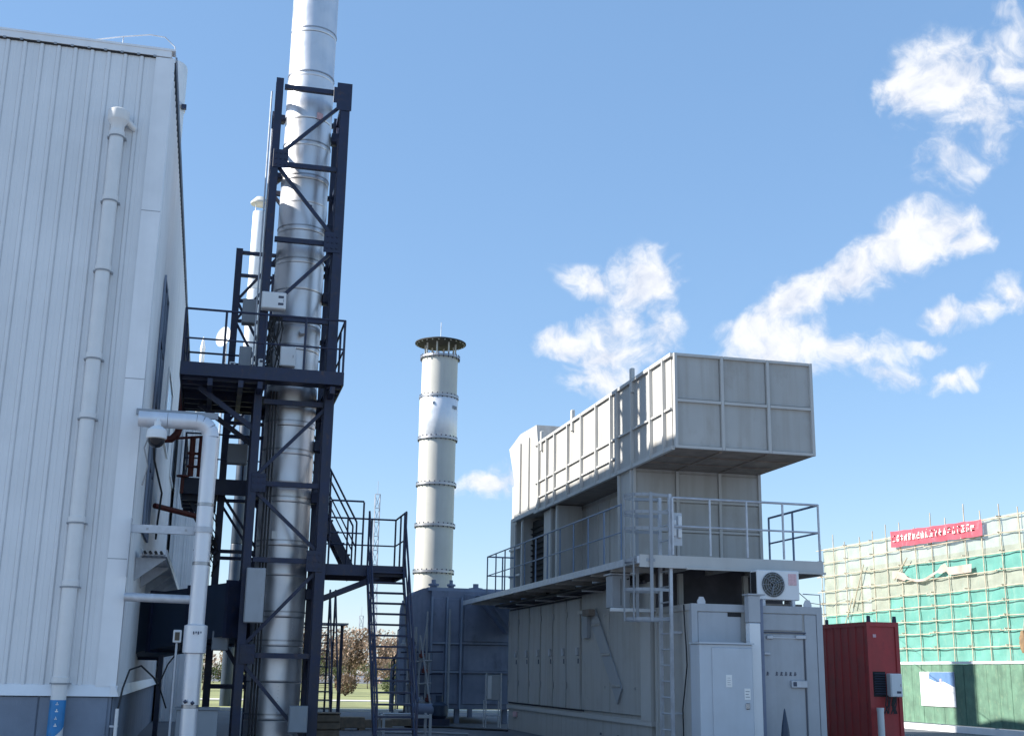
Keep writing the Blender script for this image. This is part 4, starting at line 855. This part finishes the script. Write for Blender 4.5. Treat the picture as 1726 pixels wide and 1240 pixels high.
for k in range(10): t = 2*math.pi*k/10; g.tube((10.66+.05*math.cos(t), 22.062, 3.36+.05*math.sin(t)), (10.66+.24*math.cos(t), 22.062, 3.36+.24*math.sin(t)), .004, 5)
g.build('fan_guard', 'cabgrey', ac)
for k in range(3): t = R(20+120*k); G().bar((10.66, 22.068, 3.36), (10.66+.2*math.cos(t), 22.068, 3.36+.2*math.sin(t)), .004, .09, (0, 1, 0)).build('fan_blade', 'cabgrey', ac)
B('rating_label', 'pink', ac, 10.99, 11.16, 22.07, 22.078, 3.36, 3.58); B('side_grille', 'gap', ac, 10.322, 10.329, 22.12, 22.36, 3.12, 3.6)
for i, (lab, pts) in enumerate((('thin cable from the air conditioner across to the scaffold, upper one', [(11.2, 22.2, 3.28), (14, 27, 3.35), (20, 37, 3.9), (30, 55, 5.3), (39.8, 72, 6.6)]), ('thin cable strung from the container corner frame', [(11.3, 22.1, 3.2), (11.66, 22.1, 3.19), (11.67, 22.1, 2.6)]))):
    tag(G().path(pts, .009 if i == 0 else .012, 6).build('cable', 'black' if i == 0 else 'cabgrey'), lab, 'cable')

# ------------------------------------------------------------------ red container
rd = thing('red_container', 'red steel container with lifting lugs beside the grey container', 'container', (15.3, 28, 0))
RX0, RX1, RY0, RY1, RZ = 14.88, 15.70, 26.0, 32.0, 2.90
B('body', 'red', rd, RX0+.03, RX1-.03, RY0+.03, RY1, .05, RZ-.03)
for x_ in (RX0, RX1-.09): B('corner_post', 'red', rd, x_, x_+.09, RY0, RY0+.09, 0, RZ)
B('top_rail', 'red', rd, RX0+.091, RX1-.091, RY0, RY0+.08, RZ-.1, RZ); B('top_rail', 'red', rd, RX0, RX0+.08, RY0+.091, RY1, RZ-.1, RZ)
B('bottom_rail', 'red', rd, RX0, RX0+.08, RY0+.091, RY1, 0, .14)
for k in range(15): G().prism([(RY0+.15+k*.38, 0), (RY0+.19+k*.38, -.035), (RY0+.33+k*.38, -.035), (RY0+.37+k*.38, 0)], 'x', 0, 1) if False else None
cor = G().prism([(0, 0), (.25, 0), (.23, -.014), (.02, -.014)], 'z', .14, RZ-.1)
cme = cor.mesh('corrugation', smooth=False)
for k in range(15): piece('corrugation', cme, 'red', rd, (RX0+.03, RY0+.45+k*.36, 0), (0, 0, R(-90)))
for x_ in (RX0+.03, RX1-.12): G().prism([(x_, RZ), (x_+.09, RZ), (x_+.08, RZ+.14), (x_+.01, RZ+.14)], 'y', RY0+.02, RY0+.06).build('lifting_lug', 'navy', rd)
G().prism([(RX0+.05, RZ), (RX0+.1, RZ), (RX0+.1, RZ+.12), (RX0+.05, RZ+.12)], 'y', 28.0, 28.08).build('lifting_lug', 'navy', rd)
for k in range(9): G().bar((RX0+.12, RY0-.01, 1.28+k*.055), (RX0+.40, RY0-.01, 1.28+k*.055), .05, .01, (0, .6, 1)).build('louvre_blade', 'ink', rd)
B('louvre_frame', 'gap', rd, RX0+.1, RX0+.42, RY0+.012, RY0+.029, 1.22, 1.78)
B('plate', 'pink', rd, RX0+.16, RX0+.24, RY0+.02, RY0+.029, 2.55, 2.62)
cabinet('meter_cabinet', 'pale meter box fixed to the front of the red container', 'control box', RX0+.42, RX0+.72, 25.80, 25.98, 1.22, 1.74, 'white', 1)
hn = G()
for k in range(9):
    a = 15.2+random.uniform(0, .3); hn.path([(a, 25.9, 1.25), (a-random.uniform(0, .1), 25.88, 1.05), (a-random.uniform(.0, .2), 25.86, .85)], .014, 5)
tag(hn.build('cable_bundle', 'black'), 'dark cables hanging under the meter box on the red container', 'cables')
wp = thing('drain_pipe', 'short white pipe standing in front of the red container', 'pipe', (15.0, 25.8, 0))
G().tube((15.0, 25.8, 0), (15.0, 25.8, .96), .075, 14).build('pipe', 'pvc', wp); G().lathe(15.0, 25.8, [(.08, .9), (.085, .98), (.06, .98)], 14).build('collar', 'pvc', wp)

# ------------------------------------------------------------------ small stand near the enclosure end
ss = thing('instrument_stand', 'pale instrument box on thin legs in front of the blue unit', 'instrument stand', (8.6, 37.3, 0))
BB('box', 'cab', ss, 8.40, 8.82, 37.2, 37.5, .80, 1.55); B('door', 'white', ss, 8.42, 8.54, 37.185, 37.199, .84, 1.52)
for x_, y_ in ((8.38, 37.2), (8.84, 37.2), (8.38, 37.5), (8.84, 37.5)): G().tube((x_, y_, 0), (x_, y_, 1.6 if y_ < 37.3 else .8), .02, 8).build('leg', 'galv', ss)
G().tube((8.38, 37.2, .35), (8.84, 37.2, .35), .015).build('cross_bar', 'galv', ss)

# ------------------------------------------------------------------ things on the ground
tb = thing('timber_crate', 'weathered timber crate on the ground at the stair foot', 'crate', (2.6, 28.2, 0))
for k in range(4): BB('board', 'timber', tb, 2.30, 3.0, 27.9, 27.93, .02+k*.16, .165+k*.16); BB('board', 'timber', tb, 2.30, 3.0, 28.5, 28.53, .02+k*.16, .165+k*.16)
for k in range(4): BB('top_board', 'timber', tb, 2.28, 3.02, 27.9+k*.16, 28.05+k*.16, .662, .69)
B('core', 'timber', tb, 2.32, 2.98, 27.932, 28.498, .02, .65)
for i, (x_, y_, w, d, h, lab) in enumerate(((3.75, 35, .7, .5, .35, 'dark low block beside the rear stair'), (4.35, 35.2, .9, .5, .28, 'flat dark box on the yard behind the timber crate'), (5.3, 36.5, .9, .5, .26, 'long dark beam lying on the yard near the lawn edge'))):
    t = thing('packing_block', lab, 'block', (x_, y_, 0)); BB('block', 'timber', t, x_, x_+w, y_, y_+d, .06, h); B('runner', 'timber', t, x_+.05, x_+.15, y_, y_+d, 0, .059); B('runner', 'timber', t, x_+w-.15, x_+w-.05, y_, y_+d, 0, .059)
tbk = thing('steel_trestle', 'pale steel trestle frame lying on the yard by the stair', 'trestle', (5.0, 31, 0))
for x_ in (4.35, 5.5):
    for y_ in (30.6, 31.3): G().bar((x_, y_, 0), (x_, y_, .6), .06, .06).build('leg', 'cab', tbk)
for y_ in (30.6, 31.3): B('rail', 'cab', tbk, 4.38, 5.47, y_-.03, y_+.03, .5, .56)
B('rail', 'cab', tbk, 4.32, 4.38, 30.63, 31.27, .5, .56); B('rail', 'cab', tbk, 5.47, 5.53, 30.63, 31.27, .5, .56)
BB('top_sheet', 'cabgrey', tbk, 4.4, 5.2, 30.7, 31.2, .562, .60)

for i, (lab, pts) in enumerate((('black hose snaking over the yard in front of the blue unit', [(5.6, 37.5, .03), (6.2, 36.6, .03), (7.2, 36.9, .03), (7.6, 35.6, .03), (8.4, 35.2, .03), (8.7, 34, .03)]),
    ('pale hose lying on the yard beyond the stair foot', [(4.2, 34, .03), (5, 33.2, .03), (6, 33.6, .03), (6.6, 32.6, .03), (7.6, 32.9, .03)]))):
    P_ = [Vector(p) for p in pts]; Q = []
    for a, b, c in zip(P_, P_[1:], P_[2:]):
        m0, m1 = (a+b)/2, (b+c)/2
        Q += [m0*(1-t)**2 + b*2*t*(1-t) + m1*t*t for t in (0, .2, .4, .6, .8)]
    tag(G().path(Q, .03, 8).build('hose', 'black' if i == 0 else 'cabgrey'), lab, 'hose')
# ------------------------------------------------------------------ hoarding
HXP = 23.6
ho = thing('green_hoarding', 'green turf faced site hoarding with white top rail', 'fence', (HXP, 40, 0))
y = 24.0; k = 0
while y < 58:
    BB('hoarding_panel', 'turf', ho, HXP+random.uniform(0, .012), HXP+.05, y+.004, y+.596, .22, 2.12); y += .6; k += 1
B('top_rail', 'white', ho, HXP-.03, HXP+.08, 24, 58, 2.13, 2.21); B('base_kerb', 'white', ho, HXP-.05, HXP+.15, 24, 58, 0, .19)
for k in range(12): G().bar((HXP+.1, 25+k*3, 0), (HXP+.1, 25+k*3, 2.1), .08, .08).build('post', 'galv', ho)
ps = thing('hoarding_poster', 'square white poster with a blue sky patch on the green hoarding', 'poster', (HXP-.02, 36.9, .78))
B('sheet', 'white', ps, HXP-.025, HXP-.012, 35.88, 37.88, .78, 1.88)
g = G().add([(HXP-.028, yy, zz) for yy, zz in ((35.885, 1.875), (37.3, 1.875), (37.35, 1.66), (36.9, 1.55), (36.5, 1.57), (36.2, 1.48), (35.885, 1.40))], [tuple(range(7))])
g.build('printed_sky', 'sticker', ps); B('printed_mast', 'pink', ps, HXP-.033, HXP-.030, 36.62, 36.70, .78, 1.66)
MT['sticker2'] = mat('pale_blue_print', (.10, .19, .36), .6, var=.12, scale=4)
g_obj = [o for o in ps.children if o.name.startswith('printed_sky')][0]; g_obj.data.materials[0] = MT['sticker2']

# ------------------------------------------------------------------ building under construction with scaffold
bc = thing('unfinished_building', 'concrete building shell behind the netted scaffold', 'building', (46, 60, 0))
for k in range(4): B('floor_slab', 'concrete', bc, 41.6, 56, 44, 74.5, 2.9*k+.0-.2+.2*(k == 0), 2.9*k+.05)
for k in range(3):
    for j in range(9): B('pillar', 'concrete', bc, 41.7, 42.2, 44.3+j*3.7, 44.8+j*3.7, 2.9*k+.05, 2.9*k+2.7)
for k in range(3): B('infill_wall', 'concrete', bc, 43, 43.3, 44.2, 74.3, 2.9*k+.05, 2.9*k+2.7)
sf = thing('scaffold', 'pole scaffold wrapped in cream and green netting at the right', 'scaffold', (40, 60, 0))
PY_ = [75.2-1.62*k for k in range(20)]
pole_me = G().tube((0, 0, 0), (0, 0, 10.35), .034, 6).mesh('pole')
for i, y_ in enumerate(PY_):
    o = piece('standard', pole_me, 'pole', sf, (40+random.uniform(-.03, .03), y_, random.uniform(-.1, .75)), (R(random.uniform(-.5, .5)), R(random.uniform(-.4, .4)), 0))
    piece('rear_standard', pole_me, 'pole', sf, (41.1, y_+.1, random.uniform(-.3, .1)))
LZS = [2.55, 3.36, 4.19, 4.91, 5.68, 6.4, 7.23, 8.17, 9.11, 9.95]
for z_ in LZS:
    yy = 75.9
    while yy > 45:
        G().tube((39.93, yy, z_+random.uniform(-.05, .05)), (39.93, yy-6.6, z_+random.uniform(-.05, .05)), .03, 6).build('ledger', 'pole', sf); yy -= 6.5
    for y_ in PY_[::2]: G().tube((39.8, y_+.07, z_+.08), (41.3, y_+.07, z_+.08), .035, 6).build('transom', 'pole', sf)
for a, b in (((71.2, 6.0), (69.6, 8.6)), ((72.8, 4.2), (71.2, 6.6)), ((66.1, 7.4), (64.6, 8.6))): G().tube((39.85, a[0], a[1]), (39.85, b[0], b[1]), .04, 6).build('brace', 'pole', sf)
def net(y0, y1, z0, z1, m):
    g = G(); nu, nv = 10, 8; ph = random.uniform(0, 6)
    vv = []
    for i in range(nu+1):
        for j in range(nv+1):
            a, b = i/nu, j/nv; yy, zz_ = y0+(y1-y0)*a, z0+(z1-z0)*b
            vv.append((40.09+.025*math.sin(yy*4.1)+.018*math.sin(zz_*5+yy*2)+random.uniform(-.008, .008), yy, zz_))
    g.add(vv, [(i*(nv+1)+j, (i+1)*(nv+1)+j, (i+1)*(nv+1)+j+1, i*(nv+1)+j+1) for i in range(nu) for j in range(nv)])
    return g.build('net_sheet', m, sf)
def netcol(bay, lev):
    z_ = LZS[lev]
    if z_ < 5.5: return 'netg'
    if z_ < 6.3: return 'netg' if bay >= 5 else 'netc'
    if z_ < 7.2: return 'netc'
    if z_ < 8.1: return 'netg' if bay >= 6 else 'netc'
    return 'netc'
zz2 = [1.2]+LZS
for bay in range(0, 18):
    y1, y0 = PY_[bay], PY_[bay+1]
    for lev in range(0, 10):
        z0, z1 = zz2[lev], zz2[lev+1]
        net(y0+.004, y1-.004, z0+.002, z1+(.12 if lev == 9 else -.002), netcol(bay, max(0, lev-1)) if lev else 'netg')
# return face at the far end
for lev in range(3, 10):
    z0, z1 = zz2[lev], zz2[lev+1]
    g = G().add([(40.1, 75.25, z0), (41.2, 75.3, z0), (41.2, 75.3, z1-.02), (40.1, 75.25, z1-.02), (40.65, 75.36, z0), (40.65, 75.36, z1-.02)], [(0, 4, 5, 3), (4, 1, 2, 5)]); g.build('net_sheet', 'netc', sf)
# red banner
bn = thing('red_banner', 'long red banner with pale lettering along the scaffold top', 'banner', (39.8, 61.6, 9.2))
g = G(); N_ = 36; vv = []
for i in range(N_+1):
    a = i/N_; y_ = 66.2-(66.2-57.1)*a
    for j in range(4): vv.append((39.80+.03*math.sin(a*25+j), y_, 9.35-.2*a+(.95-.1*a)*j/3-.03*abs(math.sin(a*6*math.pi))))
g.add(vv, [(i*4+j, i*4+j+1, (i+1)*4+j+1, (i+1)*4+j) for i in range(N_) for j in range(3)]).build('cloth', 'banner', bn)
g = G(); rnd = random.Random(3)
for k in range(19):
    yc = 65.75-k*.44; zc = 9.62-.2*(66.2-yc)/9.1; s1 = .30
    for j in range(5):
        if rnd.random() < .55: zz_ = zc+rnd.choice((.04, .12, .2, .28, .36)); w = rnd.uniform(.12, .3); g.box(39.735, 39.745, yc-s1/2, yc-s1/2+w, zz_, zz_+.045)
        else: yy = yc-s1/2+rnd.choice((.02, .1, .18, .26)); h = rnd.uniform(.15, .42); g.box(39.735, 39.745, yy, yy+.04, zc+.02, zc+.02+h)
g.build('lettering', 'paper', bn)
sw = thing('faded_swag', 'faded pink cloth strip sagging across the scaffold netting', 'cloth', (39.8, 62, 7))
g = G(); vv = []
for i in range(31):
    a = i/30; y_ = 66.3-8*a; sag = -.55*math.sin(math.pi*min(1, a*1.35))**2 if a < .74 else 0
    w = .22 if a < .2 or a > .62 else .07
    zc = 7.72+.05*a+sag-(.25 if a > .7 else 0)
    for j in range(3): vv.append((39.82+.03*math.sin(a*30+j), y_, zc-w+w*j))
g.add(vv, [(i*3+j, i*3+j+1, (i+1)*3+j+1, (i+1)*3+j) for i in range(30) for j in range(2)]).build('cloth', 'bannerp', sw)
ob = thing('sack_bundle', 'small brown sacking bundle on the scaffold at the right edge', 'sack', (39.6, 54.8, 3))
g = G(); rnd = random.Random(5); n1, n2 = 14, 9; vv = []
for i in range(n2+1):
    for k in range(n1):
        t = 2*math.pi*k/n1; b = i/n2; r_ = (.06+.2*math.sin(math.pi*min(.95, b*.8+.1)))*(1+rnd.uniform(-.15, .15)); vv.append((39.6+r_*.6*math.cos(t), 54.12+r_*.9*math.sin(t), 3.0+1.1*b))
g.add(vv, [(i*n1+k, i*n1+(k+1) % n1, (i+1)*n1+(k+1) % n1, (i+1)*n1+k) for i in range(n2) for k in range(n1)]+[tuple(range(n1-1, -1, -1)), tuple(range(n2*n1, n2*n1+n1))]).build('sacking', 'sandy', ob)
G().tube((39.6, 54.12, 4.0), (39.75, 54.1, 4.7), .02).build('tie_rope', 'pole', ob)

# ------------------------------------------------------------------ vegetation beyond the lawn
def leafball(g, c, rx, rz, n, sz, rnd, shell=.55):
    for _ in range(n):
        while True:
            p = Vector((rnd.uniform(-1, 1), rnd.uniform(-1, 1), rnd.uniform(-1, 1)))
            if shell*rnd.random() < p.length < 1: break
        q = Vector((c[0]+p.x*rx, c[1]+p.y*rx, c[2]+p.z*rz)); a = Vector((rnd.gauss(0, 1), rnd.gauss(0, 1), rnd.gauss(0, 1))).normalized(); b = a.orthogonal().normalized(); s1 = sz*rnd.uniform(.6, 1.3)
        c2 = a.cross(b); g.add([q-b*s1, q+c2*s1*.5, q+b*s1, q-c2*s1*.5], [(0, 1, 2, 3)])
def tree(x, y, h, w, m, label, group, seed, dens=900, name='tree'):
    rnd = random.Random(seed); t = thing(name, label, 'tree' if name == 'tree' else 'shrub', (x, y, 0), group)
    g = G(); th = h*.35
    g.path([(x, y, 0), (x+.05*h*rnd.uniform(-1, 1), y, th), (x+.06*h*rnd.uniform(-1, 1), y, h*.7)], [.035*h*.6, .025*h*.6, .006*h], 7)
    cr = G(); k = 7
    for i in range(k):
        a = rnd.uniform(0, 6.28); rr = rnd.uniform(.15, .6)*w; zz_ = rnd.uniform(.35, .95)*h
        tip = (x+rr*math.cos(a), y+rr*math.sin(a), zz_); g.path([(x, y, rnd.uniform(.2, .45)*h), (x+rr*.5*math.cos(a), y+rr*.5*math.sin(a), zz_*.75), tip], [.014*h, .009*h, .003*h], 5)
        leafball(cr, tip, w*rnd.uniform(.25, .5), h*rnd.uniform(.12, .22), dens//k, .045*h*.7, rnd, .3)
    g.build('trunk', 'bark', t); cr.build('crown', m, t, smooth=False); return t
def shrub(x, y, h, w, m, label, seed, n=1400):
    rnd = random.Random(seed); t = thing('shrub', label, 'shrub', (x, y, 0)); g = G()
    for i in range(7): a = rnd.uniform(0, 6.28); g.path([(x, y, 0), (x+.2*w*math.cos(a), y+.2*w*math.sin(a), h*.4), (x+.4*w*math.cos(a), y+.4*w*math.sin(a), h*.8)], [.03, .02, .008], 5)
    cr = G(); leafball(cr, (x, y, h*.54), w*.5, h*.48, n, .07, rnd, .85); g.build('stem', 'bark', t); cr.build('foliage', m, t, smooth=False)
shrub(8.85, 80, 1.35, 1.45, 'leaf_brown', 'round clipped russet shrub on the lawn left of the stair', 11)
shrub(12.2, 82, 1.3, 1.6, 'leaf_green', 'dark green shrub on the lawn seen through the stair', 12)
rnd = random.Random(21)
i = 0
for k in range(40):
    x_ = 4+k*.95+rnd.uniform(-.5, .5); y_ = rnd.uniform(118, 145)
    tree(x_, y_, rnd.uniform(4.0, 5.6), rnd.uniform(2.4, 3.4), ('leaf_pale', 'leaf_brown', 'leaf_pale')[k % 3], ('pale dry leafed tree in the row beyond the lawn', 'russet leafed tree in the row beyond the lawn')[k % 3 == 1], ('pale trees beyond the lawn', 'russet trees beyond the lawn')[k % 3 == 1], 100+k, 1100)
for k in range(10):
    x_ = 7+k*2.6+rnd.uniform(-.5, .5); tree(x_, rnd.uniform(108, 116), rnd.uniform(2.0, 3.0), rnd.uniform(1.8, 2.4), 'leaf_green', 'low dull green tree in front of the dry tree row', 'green trees beyond the lawn', 200+k, 600)
for k in range(8):
    x_ = -3+k*1.5; tree(x_, rnd.uniform(90, 98), rnd.uniform(2.5, 3.8), 2.2, 'leaf_green', 'green tree glimpsed between the hall and the tower foot', 'green trees behind the tower foot', 300+k, 500)

fw_ = G(); rnd = random.Random(77)
for k in range(46): leafball(fw_, (-10+k*1.9+rnd.uniform(-.8, .8), rnd.uniform(150, 162), rnd.uniform(1.0, 2.2)), rnd.uniform(1.6, 2.8), rnd.uniform(1.2, 2.2), 170, .26, rnd, .4)
tag(fw_.build('far_scrub', 'leaf_pale', None, smooth=False), 'pale dry scrub massed along the far edge of the lawn', 'scrub', kind='stuff')
# ------------------------------------------------------------------ lattice masts far away
def mast(x, y, h, w0, w1, label):
    t = thing('lattice_mast', label, 'mast', (x, y, 0)); n = int(h/2.2)
    def cor(k): f = k/n; w = w0+(w1-w0)*min(1, f*1.6); return [Vector((x+a*w/2, y+b*w/2, h*f)) for a, b in ((-1, -1), (1, -1), (1, 1), (-1, 1))]
    for c in range(4): G().path([cor(k)[c] for k in range(n+1)], .05, 4).build('leg', 'mast', t)
    g = G()
    for k in range(n):
        a, b = cor(k), cor(k+1)
        for c in range(4): d = (c+1) % 4; g.tube(a[c], b[d], .04, 4); g.tube(b[c], b[d], .035, 4)
    g.build('lattice', 'mast', t); G().tube((x, y, h), (x, y, h+2.2), .04, 5).build('tip_rod', 'mast', t)
mast(25.9, 200, 30.0, 1.8, .8, 'tall pale lattice mast behind the stair landing')
mast(36.2, 300, 14.5, 1.8, .9, 'shorter faint lattice mast above the dry trees')
